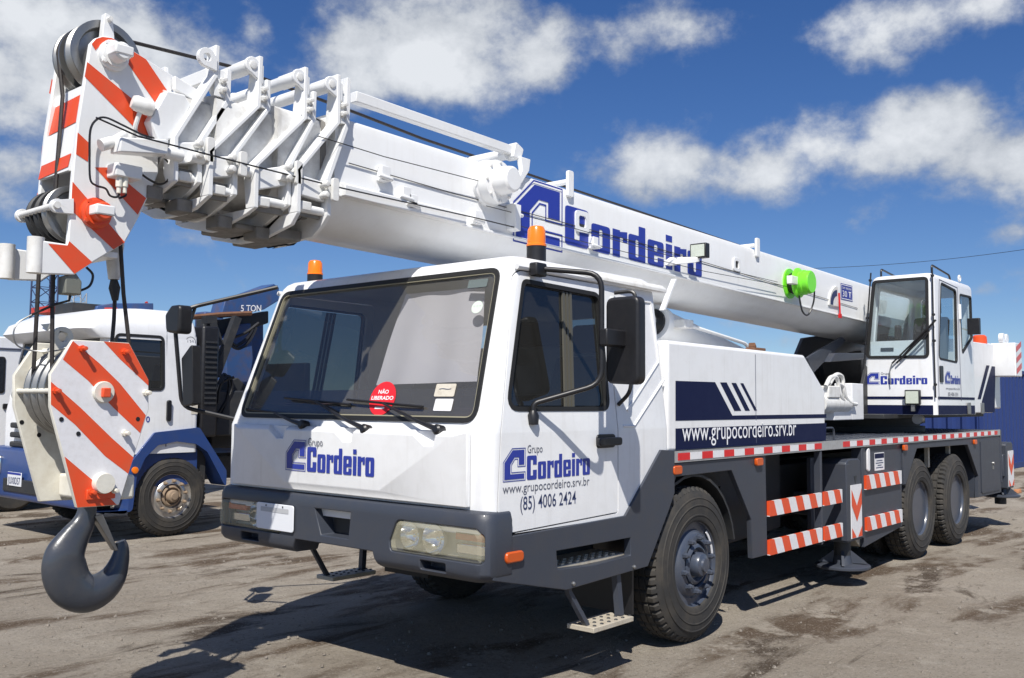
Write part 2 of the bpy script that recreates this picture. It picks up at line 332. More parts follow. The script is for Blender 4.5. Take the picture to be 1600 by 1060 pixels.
def slab_letters():
    s = .235; L = {}
    L['C'] = (.66, [rpoly([(0, 0), (.66, 0), (.66, .40), (.40, .40), (.40, .17), (.26, .17), (.26, .83), (.40, .83), (.40, .62), (.66, .62), (.66, 1), (0, 1)], [.1, .1, 0, 0, .03, .03, .03, .03, 0, 0, .1, .1], 4)])
    L['o'] = (.56, [rr(0, 0, .56, .73, .09), rr(.235, .12, .325, .61, .035)])
    L['r'] = (.42, [rpoly([(0, 0), (.23, 0), (.23, .56), (.32, .56), (.32, .44), (.46, .44), (.46, .74), (.23, .70), (.23, .74), (0, .74)], 0)])
    L['d'] = (.56, [rpoly([(0, 0), (.56, 0), (.56, 1), (.335, 1), (.335, .73), (0, .73)], [.09, .02, .02, .02, 0, .09], 4), rr(.235, .12, .325, .61, .035)])
    L['e'] = (.56, [rpoly([(0, 0), (.56, 0), (.56, .26), (.345, .26), (.345, .12), (.225, .12), (.225, .31), (.56, .31), (.56, .73), (0, .73)], [.09, .09, 0, 0, .03, .03, 0, 0, .09, .09], 4), rr(.225, .43, .335, .62, .04)])
    L['i'] = (.23, [[(0, 0), (.23, 0), (.23, .74), (0, .74)]]); L['i2'] = [[(0, .82), (.23, .82), (.23, 1.0), (0, 1.0)]]
    return L
SL = slab_letters()
def wordmark(O, U, V, h, width, parent, m, lift=.002):
    """the heavy wordmark, one print"""
    O, U, V = Vector(O), Vector(U), Vector(V); N = U.cross(V).normalized(); x = 0; gap = .075; tot = sum(SL[c][0]+gap for c in 'Cordeiro')-gap; k = width/tot
    b = MB()
    for c in 'Cordeiro':
        for lp in ([SL[c][1]] + ([SL['i2']] if c == 'i' else [])):
            b.sheet(lp, lambda a, d, x=x: O+U*((a+x)*k)+V*(d*h)+N*lift)
        x += SL[c][0]+gap
    return b.build('logo_lettering', m, parent, ang=0, normals=False)
CMARK = [(0, 0), (1, 0), (1, .25), (.36, .25), (.36, .50), (.52, .68), (.66, .68), (.66, .44), (1, .44), (1, 1), (.40, 1), (0, .58)]
def cmark(O, U, V, w, h, parent, m, lift=.002, ring=True):
    lp = [(a*w, c*h) for a, c in CMARK]; inner = offs(lp, -.042*w) if ring else lp
    decal('logo_mark', [inner], O, U, V, m, parent, lift)
    if ring: decal('logo_outline', [offs(lp, .018*w), offs(lp, -.004*w)], O, U, V, m, parent, lift)
X, Y, Z = Vector((1, 0, 0)), Vector((0, 1, 0)), Vector((0, 0, 1))
# ------------------------------------------------------------------ ground
def ground():
    m = bpy.data.materials.new('dusty_yard'); m.use_nodes = True; n = m.node_tree; b = n.nodes['Principled BSDF']; N, L = n.nodes.new, n.links.new
    b.inputs['Roughness'].default_value = .95; b.inputs['Specular IOR Level'].default_value = .2
    g = N('ShaderNodeTexCoord')
    def noise(scale, det, rough, sc=(1, 1, 1), rot=0, dist=0):
        mp = N('ShaderNodeMapping'); mp.inputs['Scale'].default_value = sc; mp.inputs['Rotation'].default_value = (0, 0, rot); L(g.outputs['Object'], mp.inputs[0])
        t = N('ShaderNodeTexNoise'); t.inputs['Scale'].default_value = scale; t.inputs['Detail'].default_value = det; t.inputs['Roughness'].default_value = rough; t.inputs['Distortion'].default_value = dist
        L(mp.outputs[0], t.inputs['Vector']); return t.outputs[0]
    def rng(s, a, c, lo=0, hi=1):
        r = N('ShaderNodeMapRange'); r.interpolation_type = 'SMOOTHSTEP'; r.inputs[1].default_value = a; r.inputs[2].default_value = c; r.inputs[3].default_value = lo; r.inputs[4].default_value = hi; L(s, r.inputs[0]); return r.outputs[0]
    def mix(f, a, c):
        x = N('ShaderNodeMix'); x.data_type = 'RGBA'; L(f, x.inputs[0])
        for i, v in ((6, a), (7, c)):
            if isinstance(v, tuple): x.inputs[i].default_value = (*v, 1)
            else: L(v, x.inputs[i])
        return x.outputs[2]
    c = mix(rng(noise(.55, 8, .6), .35, .68), (.350, .310, .256), (.280, .242, .194))
    c = mix(rng(noise(1.1, 7, .62, (.35, 1.25, 1), radians(-22), .3), .49, .60), c, (.115, .082, .055))      # damp, driven-in streaks
    c = mix(rng(noise(.8, 9, .68, (.5, 1.6, 1), radians(15), .5), .55, .64), c, (.085, .064, .046))
    c = mix(rng(noise(1.9, 8, .7), .53, .64), c, (.36, .32, .265))          # dry dust
    c = mix(rng(noise(48, 6, .8), .52, .66, 0, .6), c, (.46, .42, .37))     # grit
    c = mix(rng(noise(33, 6, .8), .53, .68, 0, .7), c, (.075, .06, .045))
    v = N('ShaderNodeTexVoronoi'); v.inputs['Scale'].default_value = 42; L(g.outputs['Object'], v.inputs['Vector'])
    L(c, b.inputs['Base Color'])
    h1 = noise(70, 8, .8); h2 = noise(3.5, 6, .6); ad = N('ShaderNodeMath'); ad.operation = 'MULTIPLY_ADD'; L(h2, ad.inputs[0]); ad.inputs[1].default_value = 3.0; L(h1, ad.inputs[2])
    bp = N('ShaderNodeBump'); bp.inputs['Strength'].default_value = 1.0; bp.inputs['Distance'].default_value = .022; L(ad.outputs[0], bp.inputs['Height']); L(bp.outputs[0], b.inputs['Normal'])
    q = MB(); s = 3000
    # a finer, gently uneven sheet by the camera inside a sheet that runs to the horizon
    gx = [-s, -300, -60] + [-14+.5*i for i in range(85)] + [60, 300, s]; gy = [-s, -300, -60] + [-10+.5*i for i in range(75)] + [60, 300, s]
    def hz(x, y):
        if not (-14 < x < 28 and -10 < y < 27): return 0
        return -.006+.006*sin(x*.9+y*.5)*sin(y*.7-x*.3)
    vs = [(x, y, hz(x, y)) for x in gx for y in gy]; ny = len(gy)
    q.faces(vs, [(i*ny+j, (i+1)*ny+j, (i+1)*ny+j+1, i*ny+j+1) for i in range(len(gx)-1) for j in range(ny-1)], 0, True)
    tag(put('ground', q.mesh('ground', m, 0), None, recentre=False), kind='structure')
    # loose stones and clods, too many to count
    st = MB()
    for i in range(5200):
        d = random.uniform(2.6, 16)**1.0; a = yaw + random.uniform(-.60, .60); x = CAM.x+d*cos(a); y = CAM.y+d*sin(a); r = random.choice((.003, .003, .004, .004, .005, .006, .007, .009, .014))*random.uniform(.7, 1.2)
        if -.4 < x < 7 and .0 < y < 2.5 and r > .012: continue
        w = random.uniform(0, pi); k = [(random.uniform(.6, 1.2), random.uniform(.6, 1.2), random.uniform(.3, .7)) for _ in range(2)]
        vs = []
        for j in range(5):
            t = w+2*pi*j/5; q = random.uniform(.7, 1.2); vs.append((x+cos(t)*r*q, y+sin(t)*r*q, -.003))
        for j in range(5):
            t = w+.4+2*pi*j/5; q = random.uniform(.45, .8); vs.append((x+cos(t)*r*q, y+sin(t)*r*q, r*random.uniform(.5, .8)))
        st.faces(vs, [(j, (j+1) % 5, 5+(j+1) % 5, 5+j) for j in range(5)]+[(5, 6, 7, 8, 9)])
    o = st.build('gravel', STONE, None, ang=0); tag(o, 'small loose stones scattered over the dusty yard', 'gravel', kind='stuff')
ground()

# ------------------------------------------------------------------ truck crane
W2 = 2.5
CR = empty('truck_crane', (3, 1.25, 0), 'large white truck crane with blue logo boom raised over its cab', 'truck crane')
def far(y): return W2-y
def mirror_mesh(me):
    m = me.copy(); m.transform(Matrix.Scale(-1, 4, Y)); m.flip_normals(); return m
def mirrored(o, parent):            # the same piece on the other flank of the vehicle
    c = o.copy(); c.data = mirror_mesh(o.data); COL.objects.link(c); w = WP[o].copy(); w.y = W2-w.y; place(c, parent, w); c.name = o.name.split('.')[0]; return c

# chassis: two frame rails, deck, side panels
b = MB(); b.box(-1.9, 8.3, .80, .95, .78, 1.13); b.box(-1.9, 8.3, 1.55, 1.70, .78, 1.13)
for x in (-1.5, 1.0, 3.0, 4.2, 7.6): b.box(x, x+.2, .95, 1.55, .85, 1.1)
b.box(1.2, 4.0, .5, .8, .62, 1.1); b.box(1.3, 3.9, 1.7, 2.0, .6, 1.1); b.box(-.25, 1.0, .35, 2.15, 1.0, 1.3)
frame = b.build('chassis_frame', DARK, CR, .006)
b = MB(); b.box(-.31, 8.21, .004, 2.496, 1.262, 1.335); deck = b.build('deck', GREY, CR, .004)
# aluminium edge with reflective tape pieces
for y0, y1 in ((-.006, .0025), (2.4975, 2.506)):
    b = MB(); b.box(-.31, 8.21, y0, y1, 1.262, 1.340); ed = b.build('deck_edge_trim', ALU, deck)
tr = tw = None
for i in range(26):
    x = -.267+.3265*i
    if 2.26 < x+.08 < 2.5: continue
    if x+.16 > 8.2: break
    for y, sgn in ((-.0085, 1), (2.5085, -1)):
        for c, xx, m_ in ((0, x, RED), (1, x+.163, TAPEW)):
            if xx+.155 > 8.2 or 2.2 < xx+.1 < 2.5: continue
            src = tr if c == 0 else tw
            if src is None:
                q = MB(); q.box(xx, xx+(.158 if c == 0 else .164), y-.0015, y+.0015, 1.276, 1.326); o = q.build('reflective_tape', m_, deck)
                if c == 0: tr = o; x_r = (xx, y)
                else: tw = o; x_w = (xx, y)
            else:
                bx, by = x_r if c == 0 else x_w; again(src, deck, (xx-bx, y-by, 0))
# tread plate on the deck
b = MB()
for i in range(46):
    for j in range(4):
        b.box(2.45+i*.125, 2.45+i*.125+.05, .06+j*.16+(i % 2)*.08, .075+j*.16+(i % 2)*.08, 1.335, 1.339)
tag(b.build('deck_tread_bars', GREY, deck), kind='stuff')

def side_plate(name, loops, y0, y1, m=GREY, bevel=.004, parent=CR, mirror=True, mats=None):
    q = MB(); q.prism(loops, 'y', y0, y1); o = q.build(name, m, parent, bevel)
    if mirror: mirrored(o, parent)
    return o
# arch panel behind the front wheel
side_plate('front_arch_panel', [(-.31, 1.258), (1.10, 1.258), (1.115, .475), (.86, .475), (.845, .775), (.53, 1.17), (-.27, 1.165), (-.31, 1.10)], .006, .05)
side_plate('inner_mudguard', [(.62, .5), (.85, .5), (.85, .75), (.62, 1.0)], .25, .27, GALV)
for y0, y1 in ((.03, .60), (1.90, 2.47)):                # mudguard over each front wheel
    b = MB(); n = 14; pr = []
    for i in range(n+1):
        t = radians(10+i*160/n); pr.append((cos(t)*.63, .54+sin(t)*.63))
    pr = pr + [(a*.97, .54+(c-.54)*.97) for a, c in reversed(pr)]
    b.prism(pr, 'y', y0, y1); b.build('mudguard', DARK, CR)
# open bay: posts, striped rails, jack
def rail(x0, x1, z0, z1, y0=-.012, y1=.012):
    q = MB(); q.box(x0, x1, y0, y1, z0, z1); h = z1-z0; n = Vector((1, 0, .48)); per = .135
    base = n.dot(Vector((x0, 0, z0))); k = int((x1-x0+h)/per)+2
    q.stripes(n, [base+per*(i+.02) for i in range(k)]); o = q.build('striped_rail', [TAPEW, ORANGE], CR); mirrored(o, CR); return o
for (xa, xb) in ((1.125, 2.155), (2.205, 2.62)):
    rail(xa, xb, .775, .895); rail(xa, xb, .47, .590)
for (xa, xb) in ((3.22, 4.22),):
    rail(xa, xb, .85, .985); rail(xa, xb, .455, .585)
b = MB(); b.box(2.16, 2.20, .0, .06, .44, 1.258); o = b.build('bay_post', GREY, CR, .003); mirrored(o, CR)
side_plate('bay_side_panel', [(3.20, 1.258), (4.32, 1.258), (4.30, .40), (3.22, .30)], .02, .06)
b = MB(); b.box(3.14, 3.19, .0, .10, .40, 1.258); o = b.build('bay_post', GREY, CR, .003); mirrored(o, CR)
side_plate('bay_back_panel', [(1.12, 1.255), (2.25, 1.255), (2.25, .55), (1.12, .50)], .42, .45, DARK)
side_plate('fuel_tank', rpoly([(1.25, 1.2), (2.08, 1.2), (2.08, .62), (1.25, .62)], .08), .45, .79, DARK, .01, mirror=True)
# rear arch and cabinet
side_plate('rear_arch_panel', [(4.32, 1.258), (8.20, 1.258), (8.24, .49), (7.10, .50), (7.14, .77), (6.70, 1.18), (4.78, 1.195), (4.40, .83), (4.33, .83)], .006, .05)
b = MB(); b.box(7.12, 8.22, .05, .62, .49, 1.256); o = b.build('tool_cabinet', GREY, CR, .004); mirrored(o, CR)
side_plate('cabinet_door', rpoly([(7.26, .54), (8.14, .53), (8.12, 1.22), (7.26, 1.22)], .03), -.004, .0055, GREY, .002)
q = P(1552, 724, y=-.01); b = MB(); b.lathe([(.0, -.02), (.018, -.02), (.022, 0)], (q.x, -.004, q.z), 'y', 12); b.box(q.x-.03, q.x+.03, -.012, -.004, q.z-.08, q.z-.03); o = b.build('cabinet_latch', STEEL, CR); mirrored(o, CR)
# markers
for px, py in ((1060, 735), (1188, 722), (1416, 700), (1525, 691)):
    q = P(px, py, y=-.02); b = MB(); b.prism(rr(q.x-.055, q.z-.03, q.x+.055, q.z+.03, .02), 'y', -.022, .006); o = b.build('side_marker_lamp', MARK, CR, .006); mirrored(o, CR)
# notice on the panel
def notice(px0, py0, px1, py1):
    a = P(px0, py0, y=.018); c = P(px1, py1, y=.018)
    o = decal('notice_sticker', [rr(a.x, c.z, c.x, a.z, .01)], (0, .02, 0), X, Z, TAPEW, CR); h = a.z-c.z; w = c.x-a.x
    decal('notice_band', [rr(a.x+.01, c.z+h*.68, c.x-.01, a.z-.01, .005)], (0, .02, 0), X, Z, NAVY, CR, .0035)
    for i, (t0, t1) in enumerate(((.2, .8), (.12, .88), (.3, .7), (.15, .85))):
        decal('notice_line', [rr(a.x+w*t0, c.z+h*(.52-.13*i), a.x+w*t1, c.z+h*(.57-.13*i), .002)], (0, .02, 0), X, Z, TXT, CR, .0035)
notice(1366, 708, 1382, 734)
q = P(1358, 717, y=.0); b = MB(); b.prism(rr(q.x-.03, q.z-.12, q.x+.03, q.z+.1, .028), 'y', .0, .02); b.build('white_sight_tube', TAPEW, CR, .004)

# outrigger jacks: front pair in the bay, rear pair behind the tail
def jack(x0, x1, ztop, zbot, y0, y1, padz, chev):
    sg = 1 if y0 < 1 else -1
    q = MB(); q.prism(rpoly([(x0, zbot), (x1, zbot), (x1, ztop-.03), (x1-.06, ztop), (x0+.06, ztop), (x0, ztop-.03)], 0), 'y', y0, y1); J = q.build('outrigger_jack', GREY, CR, .01)
    q = MB(); yf = y0-.012*sg if sg > 0 else y1+.012
    w = x1-x0
    q2 = MB(); q2.box(x0-.035, x0+.05, min(yf, y0), max(yf, y1), zbot+.02, ztop-.04); q2.build('guide_plate', GREY, J, .004)
    q.lathe([(.075, zbot-.22), (.075, zbot+.1)], ((x0+x1)/2, (y0+y1)/2, 0), 'z', 20); q.build('jack_rod', DARK, J)
    cx, cy = (x0+x1)/2, (y0+y1)/2
    q = MB(); q.lathe([(.0, padz), (.235, padz), (.25, padz+.008), (.25, padz+.026), (.24, padz+.034), (.09, padz+.04), (.07, padz+.14), (0, padz+.14)], (cx, cy, 0), 'z', 32); pad = q.build('foot_pad', GREY, J)
    for k in range(4):
        t = k*pi/2+.4; d = Vector((cos(t), sin(t), 0)); e = Vector((-sin(t), cos(t), 0))*.012; c0 = Vector((cx, cy, padz+.045))
        q = MB(); q.hexa([c0+d*.07-e, c0+d*.22-e, c0+d*.20-e+Z*.02, c0+d*.07-e+Z*.12], [c0+d*.07+e, c0+d*.22+e, c0+d*.20+e+Z*.02, c0+d*.07+e+Z*.12]); q.build('pad_gusset', GREY, J)
    # chevron board
    if chev:
        z0, z1 = zbot+.03, zbot+.52; xa, xb = x0+.085, x1-.015; ym = y0-.006 if sg > 0 else y1+.006
        q = MB(); q.box(xa, xb, ym-.004, ym+.004, z0, z1); bd = q.build('chevron_board', TAPEW, J)
        yy = ym-.0045*sg; xm = (xa+xb)/2; U = X if sg > 0 else -X; O = Vector((xm, yy, z0)); hw = (xb-xa)/2-.006; H = z1-z0
        decal('chevron', [[(-hw, H*.92), (-hw, H*.62), (0, H*.30), (hw, H*.62), (hw, H*.92), (0, H*.60)]], O, U, Z, ORANGE, bd)
        decal('chevron_corner', [[(hw, H*.01), (hw, H*.2), (0.02, H*.01)]], O, U, Z, ORANGE, bd); decal('chevron_corner', [[(-hw, H*.01), (-.02, H*.01), (-hw, H*.2)]], O, U, Z, ORANGE, bd)
        q = MB(); q.prism([(xm-.035, ztop-.16), (xm+.035, ztop-.16), (xm, ztop-.24)], 'y', y0-.0022 if sg > 0 else y1-.002, y0+.002 if sg > 0 else y1+.0022); q.build('lifting_slot', DARK, J)
    return J
for y0, y1 in ((-.02, .22), (2.28, 2.52)): jack(2.70, 3.06, 1.16, .40, y0, y1, .145, True)
b = MB(); b.box(2.72, 2.98, .22, 2.28, .62, .84); b.build('outrigger_beam', GREY, CR, .01)
b = MB(); b.box(8.30, 8.62, -.01, 2.51, .70, 1.0); b.build('outrigger_beam', GREY, CR, .01)
for y0, y1 in ((-.02, .24), (2.26, 2.52)): jack(8.42, 8.80, 1.16, .52, y0, y1, .40, True)
q = MB(); q.prism([(2.42, .46), (2.74, .38), (2.74, .72), (2.5, 1.18), (2.42, 1.18)], 'y', .20, .24); o = q.build('jack_bracket', GREY, CR, .004); mirrored(o, CR)
q = MB(); q.prism([(3.10, .62), (3.10, .38), (3.22, .30), (3.24, .36)], 'y', .06, .30); o = q.build('wheel_chock', GALV, CR, .006); mirrored(o, CR)
q = MB(); q.box(-.2, 8.3, .9, 1.6, .62, .78); q.build('drive_shaft_guard', DARK, CR)
q = MB(); q.box(8.22, 8.30, .0, 2.5, .62, 1.335); q.build('tail_plate', GREY, CR, .006)
for px, py in ((1298, 632),): pass
# grab loop and filler cap on the deck
q = P(1304, 694, y=.10); b = MB(); b.tube(bent([(2.42, .1, 1.335), (2.42, .1, 1.45), (2.72, .1, 1.45), (2.72, .1, 1.335)], .05), .010, 8); b.build('deck_grab_loop', GREY, CR)
b = MB(); b.lathe([(.055, 1.335), (.055, 1.44), (.075, 1.44), (.075, 1.48), (.05, 1.50), (0, 1.50)], (2.55, .3, 0), 'z', 18); b.build('filler_cap', GREY, CR)
b = MB(); b.lathe([(.04, 1.335), (.04, 1.56), (.055, 1.56), (.055, 1.60), (0, 1.60)], (2.56, .55, 0), 'z', 18); b.build('breather_pipe', WHITE, CR)

# ------------------------------------------------------------------ wheels
RW = .54
def tyre_mesh(w=.29):
    b = MB(); n = 216
    side = [(.292, .022), (.300, .004), (.312, -.002), (.335, -.004), (.338, -.008), (.346, -.008), (.349, -.005), (.405, -.006), (.408, -.010), (.413, -.010), (.416, -.006), (.455, .0), (.458, -.003), (.464, -.002), (.467, .005), (.492, .014), (.508, .024)]
    tread = [(.512, .026), (.530, .040), (RW-.001, .050), (RW, .088), (RW-.014, .090), (RW-.014, .098), (RW, .100), (RW, w/2-.006), (RW-.014, w/2-.004)]
    half = side+tread; prof = half+[(r, w-h) for r, h in reversed(half)]; ns = len(side); nh = len(half)
    def mod(j, k):
        j = min(j, len(prof)-1-j)
        if j < ns: return 0
        if j <= ns+3: return -.022 if k % 4 == 0 else 0
        if j in (ns+6, ns+7): return -.012 if (k+2) % 6 == 0 else 0
        return 0
    b.lathe(prof, (0, 0, 0), 'y', n, 0, mod, caps=False); return b.mesh('tyre', TYRE, 28)
def front_rim():
    b = MB(); b.lathe([(.296, .03), (.314, .006), (.309, -.004), (.292, .004), (.288, .03), (.274, .055), (.250, .040), (.226, .012), (.208, -.004), (.165, -.010), (.158, -.0), (.158, .04), (.0, .05)], (0, 0, 0), 'y', 48); return b.mesh('rim', GREYD, 40)
def front_hub():
    b = MB(); b.lathe([(.145, .05), (.142, -.005), (.128, -.018), (.118, -.02), (.10, .01), (.085, .01), (.085, -.045), (.075, -.062), (.05, -.07), (.045, -.085), (0, -.088)], (0, 0, 0), 'y', 28); return b.mesh('hub', GREYD, 35)
def rear_rim():
    b = MB(); b.lathe([(.296, .03), (.314, .006), (.309, -.004), (.297, .002), (.285, .02), (.276, .06), (.270, .15), (.250, .185), (.16, .20), (0, .205)], (0, 0, 0), 'y', 48); return b.mesh('rim', GREYD, 40)
def rear_hub():
    b = MB(); b.lathe([(.165, .20), (.16, .145), (.145, .135), (.135, .135), (.125, .09), (.11, .08), (.095, .075), (.09, .045), (.07, .035), (0, .033)], (0, 0, 0), 'y', 28); return b.mesh('hub', GREYD, 35)
def nut_mesh(m=GREYD):
    b = MB(); b.lathe([(.024, .012), (.024, .0), (.019, -.0), (.019, -.026), (.012, -.03), (.012, -.045), (0, -.047)], (0, 0, 0), 'y', 6); return b.mesh('wheel_nut', m, 30)
def hole_mesh():
    b = MB(); pts = [(.022*cos(2*pi*k/12), .016*sin(2*pi*k/12)) for k in range(12)]; b.prism(pts, 'y', -.0015, .004); return b.mesh('hand_hole', BLACK, 30)
ME = dict(tyre=tyre_mesh(), frim=front_rim(), fhub=front_hub(), rrim=rear_rim(), rhub=rear_hub(), nut=nut_mesh(), hole=hole_mesh())
def oput(name, me, parent, loc, sy=1, rot=0):
    o = bpy.data.objects.new(name, me); COL.objects.link(o); place(o, parent, loc)
    if sy < 0: o.rotation_euler = (0, 0, pi)
    if rot: o.rotation_euler = (0, rot, 0)
    return o
def wheel(x, y, side, rear, root=CR, me=ME, r=RW, nuts=10):
    s = 1 if side == 0 else -1; c = Vector((x, y, r))
    w = oput('wheel', me['tyre'], root, c, s); w.name = 'wheel'
    def sub(name, m, off, rot=0):
        o = bpy.data.objects.new(name, m); COL.objects.link(o); o.parent = w; o.location = off; o.rotation_euler = (0, rot, 0); WP[o] = c
        return o
    sub('rim', me['rrim' if rear else 'frim'], (0, .015, 0)); sub('hub', me['rhub' if rear else 'fhub'], (0, .015, 0))
    for k in range(nuts):
        t = 2*pi*k/nuts+.2; rad, dy = (.140, .15) if rear else (.186, .005); sub('wheel_nut', me['nut'], (cos(t)*rad, dy, sin(t)*rad))
    if not rear:
        for k in range(8):
            t = 2*pi*k/8+.1; sub('hand_hole', me['hole'], (cos(t)*.247, .050, sin(t)*.247), -t+pi/2)
    return w
for side, y in ((0, .0), (1, 2.5)):
    wheel(0, y, side, False)
    for x in (4.877, 6.235): wheel(x, y, side, True)
for y0, y1 in ((.06, .56), (1.94, 2.44)):  # black sheets added behind the bumper so the front wheels and underside read dark
    b = MB(); b.box(-.74, -.72, y0, y1, .30, 1.0); b.build('added_dark_sheet', BLACK, CR)
# inner twin tyres and axles
for x in (4.877, 6.235):
    for y, s in ((.34, 1), (2.16, -1)): oput('inner_tyre', ME['tyre'], CR, (x, y, RW), s)
b = MB(); b.lathe([(.09, .2), (.11, .5), (.2, 1.1), (.24, 1.25), (.2, 1.4), (.11, 2.0), (.09, 2.3)], (0, 0, 0), 'y', 16); ax = b.mesh('axle', DARK)
for x in (0, 4.877, 6.235): oput('axle', ax, CR, (x, 0, RW))
for x in (4.75, 5.5, 6.3):
    for y in (.12, 2.34):
        b = MB(); b.box(x+.02, x+.08, y, y+.04, .95, 1.26); b.build('mudguard_bracket', GALV, CR)
# worn white paint on the front hub
b = MB(); c = Vector((.0, -.006, RW))
pts = []
for k in range(9):
    t = radians(8+k*5); pts.append((cos(t)*.285, RW+sin(t)*.285))
b.prism(pts+[(a*.93, RW+(d-RW)*.93) for a, d in reversed(pts)], 'y', .030, .036); b.build('paint_mark', TAPEW, CR)

# ------------------------------------------------------------------ engine cover
def cover():
    pts = [(-.34, 1.335), (2.36, 1.335), (2.37, 1.79), (1.93, 2.095), (-.34, 2.105)]
    q = MB(); q.prism(rpoly(pts, [.0, 0, .03, .04, .0], 3), 'y', .03, 2.47); o = q.build('engine_cover', WHITE, CR, .05, 4); y = .03
    def at(l): return XZ(l, y)
    D = lambda n, l, m=NAVY: decal(n, [at(l)], (0, y, 0), X, Z, m, o)
    s = 4.444; f = lambda a, c: (1000+a/s, 560+c/s)
    D('navy_band', [f(245, 157), f(520, 166), f(640, 398), f(1293, 388), f(1293, 414), f(245, 434)])
    for l in ([(555, 168), (600, 168), (702, 365), (655, 366)], [(634, 171), (666, 172), (762, 364), (730, 365)], [(695, 173), (716, 174), (812, 363), (794, 364)]): D('navy_stripe', [f(*p) for p in l])
    D('navy_band', [f(245, 488), f(1293, 450), f(1289, 572), f(245, 638)])
    text('web_address', 'www.grupocordeiro.srv.br', (-.155, y-.0015, 1.405), X, Z, .135, 1.88, TXTW, o, .0, .0035)
    q = MB(); q.box(.985, .989, .0268, .032, 1.36, 2.06); q.build('cover_seam', TXTG, o)
    return o
ECOV = cover()
b = MB(); b.box(1.9, 2.30, 1.05, 1.45, 2.02, 2.06); b.box(2.55, 2.85, .9, 1.0, 1.34, 1.5)
# ------------------------------------------------------------------ driver's cab
def xfront(z): return -2.19 if z < 1.5 else -2.19+.325*(z-1.5)
def ysurf(z): return .004 if z < 1.5 else .004+.118*(z-1.5)
def cab_ring(z, ins=0, rf=.075, rb=.05, n=6, xr=-.36):
    x0, y0, x1, y1 = xfront(z)+ins, ysurf(z)+ins, xr-ins, W2-ysurf(z)-ins; out = []
    for cx, cy, r, a0 in ((x0+rf, y0+rf, rf, pi), (x1-rb, y0+rb, rb, 1.5*pi), (x1-rb, y1-rb, rb, 0), (x0+rf, y1-rf, rf, .5*pi)):
        for k in range(n+1):
            t = a0+k*pi/2/n; out.append(Vector((cx+r*cos(t), cy+r*sin(t), z)))
    return out
def shell(levels, ring):
    q = MB(); q.loft([ring(z, i) for z, i in levels]); return q.mesh('s', WHITE, 32)
outer = shell([(.95, 0), (1.2, 0), (1.497, 0), (1.503, 0), (2.0, 0), (2.44, 0), (2.475, .006), (2.505, .02), (2.525, .045), (2.533, .08)], cab_ring)
inner = shell([(.99, .05), (1.497, .05), (1.503, .05), (2.44, .05), (2.47, .07)], lambda z, i: cab_ring(z, i))
def pr(loops, axis, a, c):
    q = MB(); q.prism(loops, axis, a, c); return q.mesh('c', WHITE, 0)
WS = rpoly([(.135, 1.565), (W2-.135, 1.565), (W2-.215, 2.442), (.215, 2.442)], .075, 6)
SW = rpoly([(-2.035, 1.63), (-1.06, 1.63), (-1.045, 2.36), (-1.80, 2.375)], [.07, .07, .06, .05], 5)
RWIN = rr(.55, 1.75, 1.95, 2.28, .06)
DOOR = rpoly([(-2.13, .955), (-.985, .985), (-.985, 2.425), (-1.86, 2.43), (-2.10, 1.5)], [.02, .02, .05, .08, 0], 4)
body = boolean(outer, [inner, pr(WS, 'x', -2.5, -1.7), pr(SW, 'y', -.3, .35), pr(SW, 'y', 2.15, 2.8), pr(RWIN, 'x', -.6, -.1)])
dmesh = body.copy(); cabm = boolean(body, [pr(offs(DOOR, .009), 'y', -.3, .3), pr(offs(DOOR, .009), 'y', 2.2, 2.8)])
doorn = boolean(dmesh.copy(), [pr(DOOR, 'y', -.3, .3)], 'INTERSECT'); doorf = boolean(dmesh, [pr(DOOR, 'y', 2.2, 2.8)], 'INTERSECT')
for m_ in (cabm, doorn, doorf): m_.materials.clear(); m_.materials.append(WHITE)
CAB = put('driver_cab', cabm, CR)
DN = put('cab_door', doorn, CR); DF = put('cab_door', doorf, CR)
q = MB(); q.box(-2.10, -.42, .07, .10, .99, 1.55); o = q.build('door_lining', BLACK, CAB)
q = MB(); q.box(-2.10, -.42, 2.40, 2.43, .99, 1.55); q.build('door_lining', BLACK, CAB)
q = MB(); q.box(-.44, -.415, .12, 2.38, 1.0, 1.72); q.build('rear_lining', INTW, CAB)
# side windows: rubber, glass, sliding rail
def sidewin(parent, flip):
    def fy(y): return W2-y if flip else y
    q = MB(); o1 = offs(SW, .012); i1 = offs(SW, -.015); n = len(SW); rings = []
    for lp, dy in ((o1, -.004), (o1, .03), (i1, .03), (i1, -.004)): rings.append([Vector((x, fy(ysurf(z)+dy), z)) for x, z in lp])
    q.loft(rings+[rings[0]], cap=False, smooth=False); q.build('window_seal', RUB, parent)
    q = MB(); q.sheet([offs(SW, -.02)], lambda x, z: (x, fy(ysurf(z)+.022), z)); q.build('window_pane', GLASSD, parent)
    q = MB()
    for dx in (0, .035, .07): q.hexa([(-1.50+dx, fy(ysurf(1.64)+.006), 1.64), (-1.478+dx, fy(ysurf(1.64)+.006), 1.64), (-1.40+dx, fy(ysurf(2.345)+.006), 2.345), (-1.422+dx, fy(ysurf(2.345)+.006), 2.345)],
        [(-1.50+dx, fy(ysurf(1.64)+.018), 1.64), (-1.478+dx, fy(ysurf(1.64)+.018), 1.64), (-1.40+dx, fy(ysurf(2.345)+.018), 2.345), (-1.422+dx, fy(ysurf(2.345)+.018), 2.345)])
    q.build('sliding_window_bar', mat('window_bar', (.11, .105, .085), .5, metal=.3), parent)
    a = Vector((-1.245, fy(-.005), 1.455))
    q = MB(); q.prism(rr(-1.22, 1.39, -1.02, 1.475, .03), 'y', fy(-.006), fy(.006)); h = q.build('door_handle', BLACK, parent, .004)
    q = MB(); q.prism(rr(-1.245, 1.405, -1.0, 1.455, .02), 'y', fy(-.045), fy(-.018)); q.build('handle_lever', BLACK, parent, .006)
sidewin(DN, False); sidewin(DF, True)
